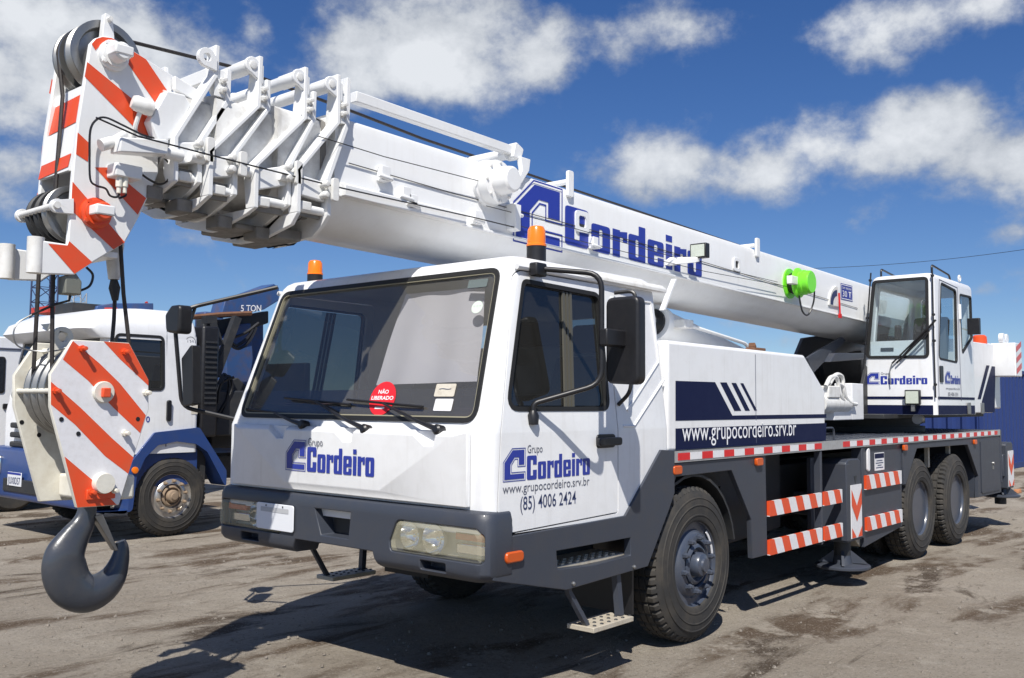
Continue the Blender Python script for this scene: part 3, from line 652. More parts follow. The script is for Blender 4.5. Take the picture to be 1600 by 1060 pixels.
# roof drip rail and pressed ribs behind the door
q = MB(); q.tube([(-1.86, ysurf(2.45)-.01, 2.452), (-.30, ysurf(2.45)-.015, 2.452)], .018, 8); o = q.build('drip_rail', WHITE, CAB); mirrored(o, CAB)
q = MB(); q.hexa([(-1.3, .10, 2.47), (-.29, .10, 2.46), (-.29, .06, 2.435), (-1.3, .09, 2.455)], [(-1.3, .10, 2.50), (-.29, .10, 2.492), (-.29, .06, 2.46), (-1.3, .09, 2.475)]); o = q.build('roof_edge_cap', CAST, CAB, .01); mirrored(o, CAB)
def rib(pts):
    q = MB(); q.tube([(x, ysurf(z)-.003, z) for x, z in pts], .008, 6); o = q.build('pressed_rib', WHITE, CAB); mirrored(o, CAB)
rib([(-.92, 2.35), (-.44, 2.36), (-.42, 2.05), (-.42, 1.95), (-.86, 1.62)]); rib([(-.92, 1.52), (-.80, 1.52), (-.37, 1.83)])
# windscreen
def xg(z, d=0): return xfront(z)+d
def ws_ring(o_, i_, d0, d1, m, name):
    q = MB(); rings = []
    for lp, d in ((offs(WS, o_), d0), (offs(WS, o_), d1), (offs(WS, i_), d1), (offs(WS, i_), d0)): rings.append([Vector((xg(z, d), y, z)) for y, z in lp])
    q.loft(rings+[rings[0]], cap=False, smooth=False); return q.build(name, m, CAB)
ws_ring(.012, -.016, -.010, .03, RUB, 'windscreen_seal'); ws_ring(-.0165, -.023, -.006, .02, mat('seal_bead', (.30, .28, .2), .5), 'seal_bead')
q = MB(); q.sheet([offs(WS, -.02)], lambda y, z: (xg(z, .012), y, z)); q.build('windscreen', GLASS, CAB)
fl = [(y, z) for y, z in offs(WS, -.03) if z < 1.7]; fl = rpoly([(.19, 1.60), (W2-.19, 1.60), (W2-.20, 1.735), (.20, 1.745)], [.05, .05, 0, 0], 4)
q = MB(); q.sheet([fl], lambda y, z: (xg(z, .018), y, z)); q.build('sun_film_strip', FILM, CAB)
def on_glass(name, px, py, pw, ph, m, round_=False, lift=-.004):
    c = P(px, py, x=-2.15); z = c.z
    for _ in range(4): c = P(px, py, x=xg(c.z, 0))
    a = P(px-pw/2, py, x=c.x); d = P(px, py-ph/2, x=c.x); hw = abs(a.y-c.y); hh = abs(d.z-c.z)
    V = Vector((.325, 0, 1)).normalized(); O = Vector((xg(c.z, .010), c.y, c.z))
    lp = [(cos(2*pi*k/28)*hw, sin(2*pi*k/28)*hh) for k in range(28)] if round_ else rr(-hw, -hh, hw, hh, hw*.12)
    return decal(name, [lp], O, -Y, V, m, CAB), O, V, hw, hh
o, O, V, hw, hh = on_glass('round_warning_sticker', 596, 623, 39, 56, mat('warning_red', (.70, .02, .03), .45), True)
text('warning_text', 'NÃO', O+Y*hw*.42+V*hh*.28, -Y, V, hh*.22, hw*.8, TXTW, CAB, .02, .004); text('warning_text', 'LIBERADO', O+Y*hw*.86-V*hh*.08, -Y, V, hh*.22, hw*1.72, TXTW, CAB, .02, .004)
decal('sticker_scrawl', [rr(-hw*.4, -hh*.62, hw*.35, -hh*.5, .002)], O, -Y, V, TXTW, CAB, .004)
o, O, V, hw, hh = on_glass('round_seal_sticker', 744, 480, 17, 21, mat('seal_green', (.62, .72, .62), .6), True)
text('sticker_text', '· · ·', O+Y*hw*.6-V*hh*.1, -Y, V, hh*.5, hw*1.2, TXTG, CAB, .01, .004)
o, O, V, hw, hh = on_glass('paper_sticker', 694, 610, 31, 21, PAPER); text('scrawl', '~', O+Y*hw*.6-V*hh*.2, -Y, V, hh, hw*1.2, TXTG, CAB, 0, .004)
on_glass('paper_sticker', 691, 633, 28, 20, TAPEW)
on_glass('etched_mark', 745, 443, 30, 14, mat('etched_mark', (.12, .15, .15), .7))
# wipers
for (px, py, ex, ey) in ((685, 672, 597, 630), (571, 671, 492, 627), (474, 664, 428, 645)):
    a = P(px, py, x=-2.235); e = P(ex, ey, x=xg(1.68, -.03))
    q = MB(); q.tube([a, a.lerp(e, .3)+Vector((-.02, 0, 0)), e], [.018, .012, .007], 8); w = q.build('wiper_arm', BLACK, CAB)
    q = MB(); q.lathe([(.03, -.03), (.03, .02), (.02, .03), (0, .03)], a, (-1, 0, .2), 12); q.build('wiper_pivot', BLACK, w)
    q = MB(); q.tube([e+Vector((.012, .34, .02)), e+Vector((.005, .0, .0)), e+Vector((.012, -.34, -.02))], .008, 6); q.build('wiper_blade', BLACK, w)
# cab interior
q = MB(); q.prism([(-2.12, 1.30), (-2.12, 1.60), (-1.95, 1.64), (-1.72, 1.50), (-1.70, 1.1)], 'y', .12, 2.38); q.build('dashboard', DASH, CAB, .02)
for yc in (.55, 1.95):
    q = MB(); q.box(-1.25, -.75, yc-.25, yc+.25, 1.25, 1.40); q.prism([(-.86, 1.36), (-.70, 1.36), (-.52, 1.98), (-.63, 2.0)], 'y', yc-.24, yc+.24); q.build('seat', SEATM, CAB, .04, 3)
    q = MB(); q.box(-.58, -.48, yc-.13, yc+.13, 2.02, 2.22); q.build('headrest', SEATM, CAB, .03, 3)
q = MB(); n = 40; rg = [Vector((-1.72, .60, 1.62))+.22*(cos(2*pi*k/n)*Y+sin(2*pi*k/n)*Vector((.5, 0, .86))) for k in range(n)]
q.tube(rg+[rg[0]], .014, 8, caps=False); q.tube([(-1.72, .4, 1.62), (-1.72, .8, 1.62)], .014, 8); q.tube([(-1.72, .6, 1.62), (-1.85, .6, 1.42)], .03, 8); q.build('steering_wheel', BLACK, CAB)
cl = [P(629, 459, x=-1.86), P(752, 448, x=-1.86), P(740, 596, x=-2.05), P(578, 602, x=-2.05)]
q = MB(); nu, nv = 26, 12; vs = []
for j in range(nv+1):
    for i in range(nu+1):
        u, v = i/nu, j/nv; a = cl[0].lerp(cl[1], u).lerp(cl[3].lerp(cl[2], u), v); vs.append(a+Vector((.012*sin(u*13+.6)*(.35+v)+.03, .014*sin(v*5+u*3)*v, 0)))
q.faces(vs, [(j*(nu+1)+i, j*(nu+1)+i+1, (j+1)*(nu+1)+i+1, (j+1)*(nu+1)+i) for j in range(nv) for i in range(nu)], 0, True); q.build('curtain', CURT, CAB)
# front panel below the windscreen
q = MB()
z0, z1 = 1.098, 1.508; xo, xi = -2.197, -2.262; ya, yb = .14, W2-.14
vs = [(xo-.03, ya, z1), (xo-.03, ya, z0), (xo-.03, yb, z0), (xo-.03, yb, z1), (xi, ya+.08, z1-.025), (xi-.004, .82, z0+.05), (xi-.004, W2-.82, z0+.05), (xi, yb-.08, z1-.025), (xo, ya, z1), (xo, ya, z0), (xo, yb, z0), (xo, yb, z1)]
q.faces(vs, [(4, 5, 6, 7), (0, 1, 5, 4), (1, 2, 6, 5), (2, 3, 7, 6), (3, 0, 4, 7), (0, 8, 9, 1), (1, 9, 10, 2), (2, 10, 11, 3), (3, 11, 8, 0), (8, 11, 10, 9)])
FPm = q.mesh('front_panel', WHITE, 0)
cuts = []
for yc in (.40, 1.10, 1.78):
    cuts.append(pr([(yc+.20, 1.53), (yc+.04, 1.425), (yc-.03, 1.425), (yc-.06, 1.53)], 'x', -2.4, -2.205))
FPm = boolean(FPm, cuts); FPm.materials.clear(); FPm.materials.append(WHITE)
FP = put('front_panel', FPm, CR, .006, 2)
# logos at the front
xo = -2.2665
cmark((xo, 1.700, 1.228), -Y, Z, .20, .19, FP, BLUEL); wordmark((xo, 1.482, 1.226), -Y, Z, .155, .635, FP, BLUEL); text('logo_small_text', 'Grupo', (xo, 1.475, 1.39), -Y, Z, .048, .145, TXTG, FP)
# logos on the doors
def door_logo(o, y, U, x0):
    s = U.x; L = lambda x: Vector((x0+(x+2.085)*s, y, 0))
    cmark(L(-2.085)+Z*1.238, U, Z, .185, .175, o, BLUEL); wordmark(L(-1.885)+Z*1.235, U, Z, .135, .60, o, BLUEL); text('logo_small_text', 'Grupo', L(-1.88)+Z*1.385, U, Z, .045, .135, TXTG, o)
    text('web_address', 'www.grupocordeiro.srv.br', L(-2.09)+Z*1.172, U, Z, .052, .80, TXTG, o); text('phone_number', '(85) 4006 2424', L(-1.94)+Z*1.072, U, Z, .075, .515, TXT, o, .004)
door_logo(DN, .004, X, -2.085); door_logo(DF, W2-.004, -X, -1.15)
# bumper
def bring(z, ins=0):
    x0, x1, y0, y1, r, n = -2.245+ins, -2.03, -.02+ins, W2+.02-ins, .09, 6; out = []
    for cx, cy, rr_, a0 in ((x0+r, y0+r, r, pi), (x1, y0, 0, 0), (x1, y1, 0, 0), (x0+r, y1-r, r, .5*pi)):
        for k in range(n+1 if rr_ else 1):
            t = a0+k*pi/2/n; out.append(Vector((cx+rr_*cos(t), cy+rr_*sin(t), z)))
    return out
q = MB(); q.loft([bring(.70, .05), bring(.72, .015), bring(.75, 0), bring(1.03, 0), bring(1.07, .012), bring(1.083, .035)]); bm_ = q.mesh('bumper', GREY, 32)
HLn = rpoly(YZ([(607, 822), (745, 826), (757, 838), (757, 880), (612, 874), (605, 868)], -2.245), [.03, .02, .02, .02, .03, .02], 3)
HLn = rpoly([(.735, .868), (.675, .992), (.05, .992), (.012, .955), (.012, .808), (.725, .808)], [.04, .06, .03, .03, .03, .03], 4)
HLf = [(W2-y, z) for y, z in HLn]
cuts = [pr(HLn, 'x', -2.4, -2.11), pr(HLf, 'x', -2.4, -2.11), pr([(1.10, .84), (1.36, .84), (1.43, 1.0), (1.08, 1.0)], 'x', -2.4, -2.12),
        pr([(.80, .60), (.88, .79), (1.62, .79), (1.70, .60)], 'x', -2.6, -1.8), pr(rr(.28, .735, .48, .785, .01), 'x', -2.4, -2.15), pr(rr(W2-.48, .735, W2-.28, .785, .01), 'x', -2.4, -2.15)]
bm_ = boolean(bm_, cuts); bm_.materials.clear(); bm_.materials.append(GREY); BUMP = put('bumper', bm_, CR, .006, 2)
q = MB(); q.box(-2.13, -2.115, 1.12, 1.38, .85, .99); q.build('bumper_opening_back', DARK, BUMP)
q = MB(); q.box(-2.09, -1.6, .1, 2.4, .85, 1.06); q.build('bumper_beam', DARK, BUMP)
for flip in (0, 1):
    fy = (lambda y: W2-y) if flip else (lambda y: y)
    hl = HLf if flip else HLn
    q = MB(); q.prism(offs(hl, -.004), 'x', -2.125, -2.115); H = q.build('headlight', CHROME if 0 else mat('headlight_housing', (.55, .53, .45), .35, metal=.4), CR)
    for yc, r in ((.60, .076), (.41, .086)):
        q = MB(); q.lathe([(r, -.085), (r*.98, -.08), (r*.75, -.03), (r*.4, -.01), (.012, -.008), (.012, -.05), (0, -.055)], (-2.125, fy(yc), .902), (1, 0, 0), 24, caps=False)
        q.build('reflector_bowl', CHROME, H)
    q = MB(); q.box(-2.19, -2.126, fy(.04) if not flip else fy(.26), fy(.26) if not flip else fy(.04), .915, .965); q.build('indicator_lens', MARK, H, .008)
    q = MB(); q.box(-2.17, -2.126, min(fy(.05), fy(.27)), max(fy(.05), fy(.27)), .835, .895); q.build('side_reflector', CHROME, H, .008)
    q = MB(); n = len(hl); q.loft([[Vector((-2.20, y, z)) for y, z in offs(hl, -.003)], [Vector((-2.238, y, z)) for y, z in offs(hl, -.006)], [Vector((-2.252, y, z)) for y, z in offs(hl, -.025)]], smooth=True, cap=False)
    q.faces([(-2.252, y, z) for y, z in offs(hl, -.025)], [tuple(range(n))]); q.build('headlight_lens', LENS, H)
# number plate, left blank
a = P(401, 797, x=-2.25); c = P(460, 833, x=-2.25)
q = MB(); q.prism(rr(c.y, c.z-.0, c.y+.40, c.z+.17, .02), 'x', -2.262, -2.254); o = q.build('number_plate', PLATEW, BUMP, .003)
decal('plate_band', [rr(-.15, .115, .15, .145, .004)], (-2.262, c.y+.2, c.z), -Y, Z, mat('plate_grey', (.45, .46, .48), .5), o)
for dy in (-.09, .09): decal('plate_screw', [[(cos(k)*.007+dy, sin(k)*.007+.155) for k in range(6)]], (-2.262, c.y+.2, c.z), -Y, Z, BLACK, o, .003)
# grey lower skirt with the entry step, both sides
SK = XZ([(769, 843), (975, 806), (1031, 703), (1052, 704), (1052, 770), (1043, 797), (1010, 885), (882, 922), (769, 908)], 0.0)
HO = XZ([(867, 861), (983, 840), (983, 868), (930, 882), (869, 890)], 0.0)
q = MB(); q.prism([SK, HO], 'y', -.012, .04); sk = q.build('cab_skirt', GREY, CR, .004); skf = mirrored(sk, CR)
for par, flip in ((sk, 0), (skf, 1)):
    fy = (lambda y: W2-y) if flip else (lambda y: y)
    def bx(x0, x1, y0, y1, z0, z1, nm, m, bev=.003):
        q = MB(); q.box(x0, x1, min(fy(y0), fy(y1)), max(fy(y0), fy(y1)), z0, z1); return q.build(nm, m, par, bev)
    hx = [p[0] for p in HO]; zb = sum(p[1] for p in HO[3:5])/2
    bx(min(hx)-.01, max(hx)+.02, .041, .30, zb-.01, zb+.012, 'step_plate', GALV)
    for i in range(9):
        for j in range(3): bx(min(hx)+.05+i*.075, min(hx)+.08+i*.075, .05+j*.05, .065+j*.05, zb+.012, zb+.022, 'grip_tooth', GALV, 0)
    bx(min(hx)-.02, max(hx)+.03, .30, .32, zb-.05, zb+.34, 'step_recess_back', DARK); bx(min(hx)-.02, max(hx)+.03, .041, .30, zb+.26, zb+.28, 'step_recess_top', DARK)
    q = MB(); q.prism(rr(-2.095, .80, -1.945, .86, .028), 'y', fy(-.035), fy(-.011)); q.build('side_marker_lamp', MARK, par, .008)
    for px, py in ((895, 912), (990, 886)):
        c = P(px, py, y=-.012); q = MB(); q.lathe([(.013, 0), (.013, .01), (.007, .016), (0, .016)], (c.x, fy(-.012), c.z), (0, -1 if not flip else 1, 0), 8); q.build('bolt', STEEL, par)
    # hanging step
    q = MB(); A = P(890, 925, y=.03); Bq = P(918, 980, y=.0); C1 = P(965, 905, y=.03); D1 = P(972, 962, y=.0)
    q.tube([(A.x, fy(.05), A.z+.12), (A.x, fy(.04), A.z), (Bq.x+.02, fy(.02), Bq.z)], .022, 4); q.build('step_hanger', GREY, par); q = MB()
    q.tube([(C1.x, fy(.05), C1.z+.1), (C1.x, fy(.04), C1.z), (D1.x, fy(.02), D1.z)], .03, 4); q.build('step_hanger', GREY, par)
    stp = bx(Bq.x-.02, D1.x+.04, -.06, .14, .305, .335, 'lower_step', GALV)
    for i in range(6):
        for j in range(3):
            q = MB(); q.lathe([(.013, 0), (.009, .006), (0, .006)], (Bq.x+.03+i*.075, fy(-.03+j*.055), .335), 'z', 8); q.build('grip_dimple', DARK, par)
# beacons on the roof
def beacon(x, y, z, r, h, root=CR, base=True):
    q = MB(); q.lathe([(r*1.04, 0), (r*1.04, h*.45), (0, h*.45)], (x, y, z), 'z', 20); o = q.build('beacon', BLACK, root)
    q = MB(); q.lathe([(r*1.08, h*.45), (r*1.08, h*.50), (r, h*.52), (r*.95, h*.88), (r*.75, h*.97), (r*.3, h), (0, h)], (x, y, z), 'z', 20); q.build('beacon_lens', AMBER, o)
a = P(838, 402, y=.25); beacon(a.x, .25, 2.52, .058, .235); a = P(492, 442, y=2.3); beacon(a.x, 2.3, 2.52, .055, .20)
# mirrors: bracket arms, main mirror, small mirror
def mirror_set(flip):
    fy = (lambda y: W2-y) if flip else (lambda y: y)
    top = P(842, 420, y=.07); bot = P(833, 650, y=.0); yo = -.26
    c1 = P(940, 428, y=yo); c2 = P(940, 600, y=yo)
    V = lambda p: Vector((p.x, fy(p.y), p.z))
    q = MB(); q.tube(bent([V(top), V(c1), V(c2), V(bot)+Vector((0, 0, .07)), V(bot)], .09), .0165, 10); arm = q.build('mirror_arm', BLACK, CR)
    q = MB(); q.box(top.x-.07, top.x+.03, fy(.06)-.03, fy(.06)+.03, top.z-.05, top.z+.03); q.build('mirror_bracket', BLACK, arm, .01)
    q = MB(); q.lathe([(.03, -.05), (.035, 0), (.02, .03), (0, .03)], (bot.x, fy(-.0), bot.z), 'z', 12); q.build('mirror_bracket', BLACK, arm)
    mz = P(970, 530, y=yo-.02); mx = mz.x-.01
    ym = yo+.085
    q = MB(); q.prism(rpoly([(fy(ym), mz.z-.26), (fy(ym-.235), mz.z-.27), (fy(ym-.235), mz.z+.25), (fy(ym), mz.z+.25)], .05, 4), 'x', mx, mx+.085); M_ = q.build('mirror_housing', BLACK, CR, .02, 3)
    q = MB(); q.prism(rpoly([(fy(ym-.02), mz.z-.24), (fy(ym-.215), mz.z-.25), (fy(ym-.215), mz.z+.23), (fy(ym-.02), mz.z+.23)], .03, 4), 'x', mx+.086, mx+.09); q.build('mirror_face', CHROME, M_)
    q = MB(); q.box(c1.x-.03, mx+.03, fy(yo-.03)-.03, fy(yo-.03)+.03, mz.z-.05, mz.z+.05); q.build('mirror_clamp', BLACK, M_, .01)
    # grab bar behind the door
    g0 = P(960, 458, y=.09); g1 = P(970, 628, y=.0)
    q = MB(); q.tube(bent([(g0.x, fy(.09), g0.z), (g0.x+.05, fy(-.04), g0.z+.01), (g1.x+.02, fy(-.06), g1.z+.06), (g1.x, fy(.02), g1.z-.02)], .05), .013, 8); q.build('grab_bar', BLACK, CR)
mirror_set(0)
# offside mirrors on a long arm
A = P(434, 449, y=2.36); B_ = P(300, 480, y=2.78); C_ = P(272, 492, y=2.80); D_ = P(284, 636, y=2.80); E_ = P(366, 655, y=2.50)
q = MB(); q.tube(bent([A, B_, C_, D_, E_], .08), .015, 8); arm = q.build('mirror_arm', BLACK, CR)
q = MB(); q.tube([P(296, 510, y=2.80), P(305, 480, y=2.77)], .012, 6); q.build('mirror_strut', BLACK, arm)
c = P(278, 502, y=2.80)
q = MB(); q.prism(rpoly([(c.y-.10, c.z-.10), (c.y+.08, c.z-.08), (c.y+.1, c.z+.05), (c.y+.02, c.z+.11), (c.y-.10, c.z+.11)], .04, 4), 'x', c.x-.05, c.x+.06); q.build('mirror_housing', BLACK, CR, .02, 3)
pts = YZ([(279, 560), (296, 536), (297, 632), (282, 635)], c.x)
q = MB(); q.prism(rpoly([(p[0], p[1]) for p in pts], .02, 3), 'x', c.x+.02, c.x+.09); q.build('mirror_housing', BLACK, CR, .015, 3)
# ------------------------------------------------------------------ boom
SLOPE = -.0200
def bz(h, x): return h+SLOPE*x
def section(name, x0, x1, ins, m=BOOMW, top=3.275, low=2.618):
    half = [(.95, top), (.895, top-.008), (.862, top-.03), (.85, top-.075), (.85, 2.80), (.868, 2.790), (.905, 2.735), (.95, 2.690), (1.02, 2.645), (1.12, low)]
    half = [(y+ins, h-ins*.55 if h > 3 else h+ins*.55) for y, h in half]; pr_ = half+[(W2-y, h) for y, h in reversed(half)]
    n = 8; q = MB(); q.loft([[Vector((x0+(x1-x0)*i/n, y, bz(h, x0+(x1-x0)*i/n))) for y, h in pr_] for i in range(n+1)]); return q.build(name, m, CR, ang=25)
BOOM = section('boom_base_section', -2.60, 7.9, 0)
INS = [.055, .105, .155, .225]
for (xa, xb), i in zip(((-2.95, -2.4), (-3.30, -2.7), (-3.55, -3.0), (-3.60, -3.3)), INS): section('boom_telescope_section', xa, xb, i, GREASY)
def bside(px, py, y=.85): return P(px, py, y=y)
# lip rail along the flank
q = MB(); q.hexa([(-2.58, .836, bz(2.787, -2.58)), (7.8, .836, bz(2.787, 7.8)), (7.8, .836, bz(2.803, 7.8)), (-2.58, .836, bz(2.803, -2.58))], [(-2.58, .866, bz(2.787, -2.58)), (7.8, .866, bz(2.787, 7.8)), (7.8, .866, bz(2.803, 7.8)), (-2.58, .866, bz(2.803, -2.58))]); o = q.build('boom_edge_rail', BOOMW, BOOM, .003); mirrored(o, BOOM)
q = MB(); q.hexa([(-2.56, .80, bz(2.79, -2.56)), (-1.55, .80, bz(2.79, -1.55)), (-1.55, .80, bz(2.855, -1.55)), (-2.56, .80, bz(2.855, -2.56))], [(-2.56, .85, bz(2.79, -2.56)), (-1.55, .85, bz(2.79, -1.55)), (-1.55, .85, bz(2.875, -1.55)), (-2.56, .85, bz(2.875, -2.56))]); o = q.build('stowing_rail', BOOMW, BOOM, .004); mirrored(o, BOOM)
# the big logo
BU = Vector((1, 0, SLOPE))
cmark((-1.02, .85, bz(2.775, -1.0)), BU, Z, .545, .46, BOOM, BLUEL, .003); wordmark((-.435, .85, bz(2.838, -.43)), BU, Z, .295, 2.04, BOOM, BLUEL, .003)
cmark((1.6, 1.65, bz(2.775, 1.6)), -BU, Z, .545, .46, BOOM, BLUEL, .003); wordmark((1.0, 1.65, bz(2.838, 1.0)), -BU, Z, .295, 2.04, BOOM, BLUEL, .003)
# capacity plate and angle gauge
a = bside(1313, 441); c = bside(1332, 472)
decal('capacity_plate', [rr(a.x, c.z, c.x, a.z-.01, .015)], (0, .85, 0), X, Z, BLUEL, BOOM, .003); decal('capacity_plate_rim', [rr(a.x+.01, c.z+.01, c.x-.01, a.z-.02, .012), rr(a.x+.018, c.z+.018, c.x-.018, a.z-.028, .01)], (0, .85, 0), X, Z, TXTW, BOOM, .0045)
text('capacity_text', '30 T', (a.x+.05, .85, c.z+.04), X, Z, .07, c.x-a.x-.1, TXTW, BOOM, .004, .0055); text('capacity_text', 'CAP. MAXIMA', (a.x+.04, .85, c.z+.13), X, Z, .025, c.x-a.x-.08, TXTW, BOOM, .0, .0055)
g = bside(1303, 470, .83); q = MB(); pts = [(g.x+.14, g.z-.06), (g.x+.14, g.z+.16)]+[(g.x+.14-.27*sin(t), g.z-.06+.24*cos(t)) for t in [radians(k*9) for k in range(1, 11)]]
q.prism(pts, 'y', .832, .850); G = q.build('angle_gauge', CAST, BOOM, .003)
pts = [(g.x+.10-.20*sin(t), g.z-.05+.18*cos(t)) for t in [radians(k*10) for k in range(0, 10)]]
decal('gauge_scale', [pts+[(g.x+.10-.12*sin(t), g.z-.05+.11*cos(t)) for t in [radians(k*10) for k in range(9, -1, -1)]]], (0, .832, 0), X, Z, TXT, G, .002)
q = MB(); q.tube([(g.x+.13, .82, g.z+.10), (g.x+.15, .82, g.z-.17)], .010, 6); q.box(g.x+.12, g.x+.18, .81, .83, g.z-.19, g.z-.14); q.build('gauge_pointer', RED, G)
# upright tabs and rope guides on the top edge
for px, py, h in ((890, 290, .14), (1183, 388, .13)):
    c = bside(px, py, .84); q = MB(); q.prism(rr(c.x-.035, c.z-.09, c.x+.035, c.z+h-.03, .02), 'y', .825, .85); q.build('rope_guide_tab', BOOMW, BOOM, .004)
    q = MB(); q.tube([(c.x, .85, c.z+.03), (c.x, 1.65, c.z+.03)], .022, 10); q.build('rope_guide_roller', BOOMW, BOOM)
# white cable reel and green cable reel, axis across the boom
def reel(px, py, r, m, depth, prof, nm):
    c = bside(px, py, .80); q = MB(); q.lathe([(a*r, .85-d*depth) for a, d in prof], (c.x, 0, c.z), 'y', 36); o = q.build(nm, m, BOOM, ang=30)
    return c, o
c, o = reel(770, 286, .158, BOOMW, .24, [(0, 0), (1, 0), (1, .12), (.93, .16), (.93, .42), (.9, .47), (.60, .50), (.60, .54), (.57, .86), (.54, .95), (.45, 1.0), (0, 1.0)], 'white_cable_reel')
for k in range(8):
    t = 2*pi*k/8; q = MB(); q.lathe([(.009, 0), (.009, -.01), (0, -.012)], (c.x+cos(t)*.13, .85-.24*.485, c.z+sin(t)*.13), 'y', 6); q.build('bolt', CAST, o)
c, o = reel(1240, 443, .158, LIME, .25, [(0, 0), (1, 0), (1, .06), (.42, .08), (.42, .36), (1.0, .38), (1.0, .45), (.90, .50), (.80, .52), (.78, .62), (.83, .65), (.83, .71), (.78, .74), (.76, .95), (.70, 1.0), (0, 1.0)], 'green_cable_reel')
q = MB(); q.lathe([(.068, .85-.086), (.068, .83)], (c.x, 0, c.z), 'y', 24); q.lathe([(.10, .835), (.115, .80), (.10, .765)], (c.x, 0, c.z), 'y', 24); q.build('wound_cable', BLACK, o)
q = MB(); q.box(c.x-.26, c.x-.10, .70, .76, c.z-.035, c.z+.05); q.build('reel_bracket', CAST, o, .006)
q = MB(); q.tube(spline([(c.x-.05, .72, c.z-.14), (c.x-.02, .70, c.z-.30), (c.x+.10, .69, c.z-.33), (c.x+.17, .66, c.z-.2), (c.x+.13, .63, c.z-.08)]), .009, 6); q.build('reel_lead', BLACK, o)
# small sockets and inspection holes
for px, py, k in ((1150, 414, 1), (908, 347, 1.25)):
    c = bside(px, py); q = MB(); q.prism([rr(c.x-.07*k, c.z-.065*k, c.x+.07*k, c.z+.065*k, .04), rr(c.x-.035*k, c.z-.035*k, c.x+.035*k, c.z+.035*k, .02)], 'y', .835, .852); o = q.build('inspection_port', BOOMW, BOOM, .004)
    decal('port_opening', [rr(c.x-.034*k, c.z-.034*k, c.x+.034*k, c.z+.034*k, .02)], (0, .85, 0), X, Z, DARK, o, .0015)
# brackets on the flank
for px, py in ((600, 272), (633, 304), (643, 316), (745, 340), (806, 330), (928, 380), (1012, 0)):
    if py == 0: continue
    c = bside(px, py, .82); q = MB(); q.box(c.x-.035, c.x+.035, .80, .85, c.z-.045, c.z+.045); q.tube([(c.x-.06, .80, c.z-.02), (c.x+.05, .80, c.z-.03)], .014, 8); q.build('cable_clip', BOOMW, BOOM, .004)
c = bside(806, 335, .78); q = MB(); q.prism(rpoly([(c.x-.02, c.z-.10), (c.x+.03, c.z-.12), (c.x+.03, c.z+.04), (c.x-.03, c.z+.08)], .01), 'y', .76, .85); q.build('reel_side_bracket', BOOMW, BOOM, .006)
# floodlight on the boom flank
c = bside(1092, 394, .70); q = MB(); q.hexa([(c.x-.32, .85, c.z-.10), (c.x-.32, .85, c.z-.14), (c.x-.06, .70, c.z-.10), (c.x-.06, .70, c.z-.06)], [(c.x-.24, .85, c.z-.06), (c.x-.24, .85, c.z-.14), (c.x+.02, .70, c.z-.08), (c.x+.02, .70, c.z-.04)]); q.build('floodlight_arm', BOOMW, BOOM, .003)
q = MB(); q.box(c.x-.02, c.x+.05, .62, .78, c.z-.055, c.z+.075); fl_ = q.build('floodlight', BLACK, BOOM, .008)
q = MB(); q.box(c.x-.026, c.x-.018, .635, .765, c.z-.042, c.z+.062); q.build('floodlight_lens', LEDM, fl_)
# long bar over the boom top with its bracket and cross roller
A = P(552, 152, y=.90); B_ = P(800, 237, y=.90)
q = MB(); d = Vector((0, .03, 0)); u = Vector((0, 0, .032)); q.hexa([A-d-u, B_-d-u, B_-d+u, A-d+u], [A+d-u, B_+d-u, B_+d+u, A+d+u]); q.build('retaining_bar', BOOMW, BOOM, .005)
q = MB(); c = P(804, 236, y=.88); q.prism(rpoly([(c.x-.05, c.z-.06), (c.x+.04, c.z-.06), (c.x+.07, c.z+.02), (c.x-.02, c.z+.06)], .02), 'y', .85, .95); pts = XZ([(810, 245), (826, 250), (824, 268), (812, 288), (806, 285), (813, 266)], .85); q.prism(pts, 'y', .83, .87); q.build('bar_bracket', BOOMW, BOOM, .006)
q = MB(); q.tube([(c.x-.05, .90, c.z-.03), (c.x-.05, 1.6, c.z-.03)], .04, 14); q.build('cross_roller', BOOMW, BOOM)
# thin cables stretched along the flank
for pts, y, r in (([(150, 184), (215, 213), (330, 243), (520, 291), (740, 340), (806, 356)], .78, .0045), ([(497, 213), (600, 245), (748, 283)], .80, .003), ([(760, 322), (900, 358), (1060, 404), (1215, 441)], .80, .003), ([(806, 352), (960, 390), (1100, 424), (1230, 448)], .80, .003), ([(545, 255), (700, 300), (1000, 380), (1340, 482)], .843, .003)):
    q = MB(); q.tube([P(a, c, y=y+(0 if a > 470 else .10)) for a, c in pts], r, 5); q.build('signal_cable', BLACK, BOOM)
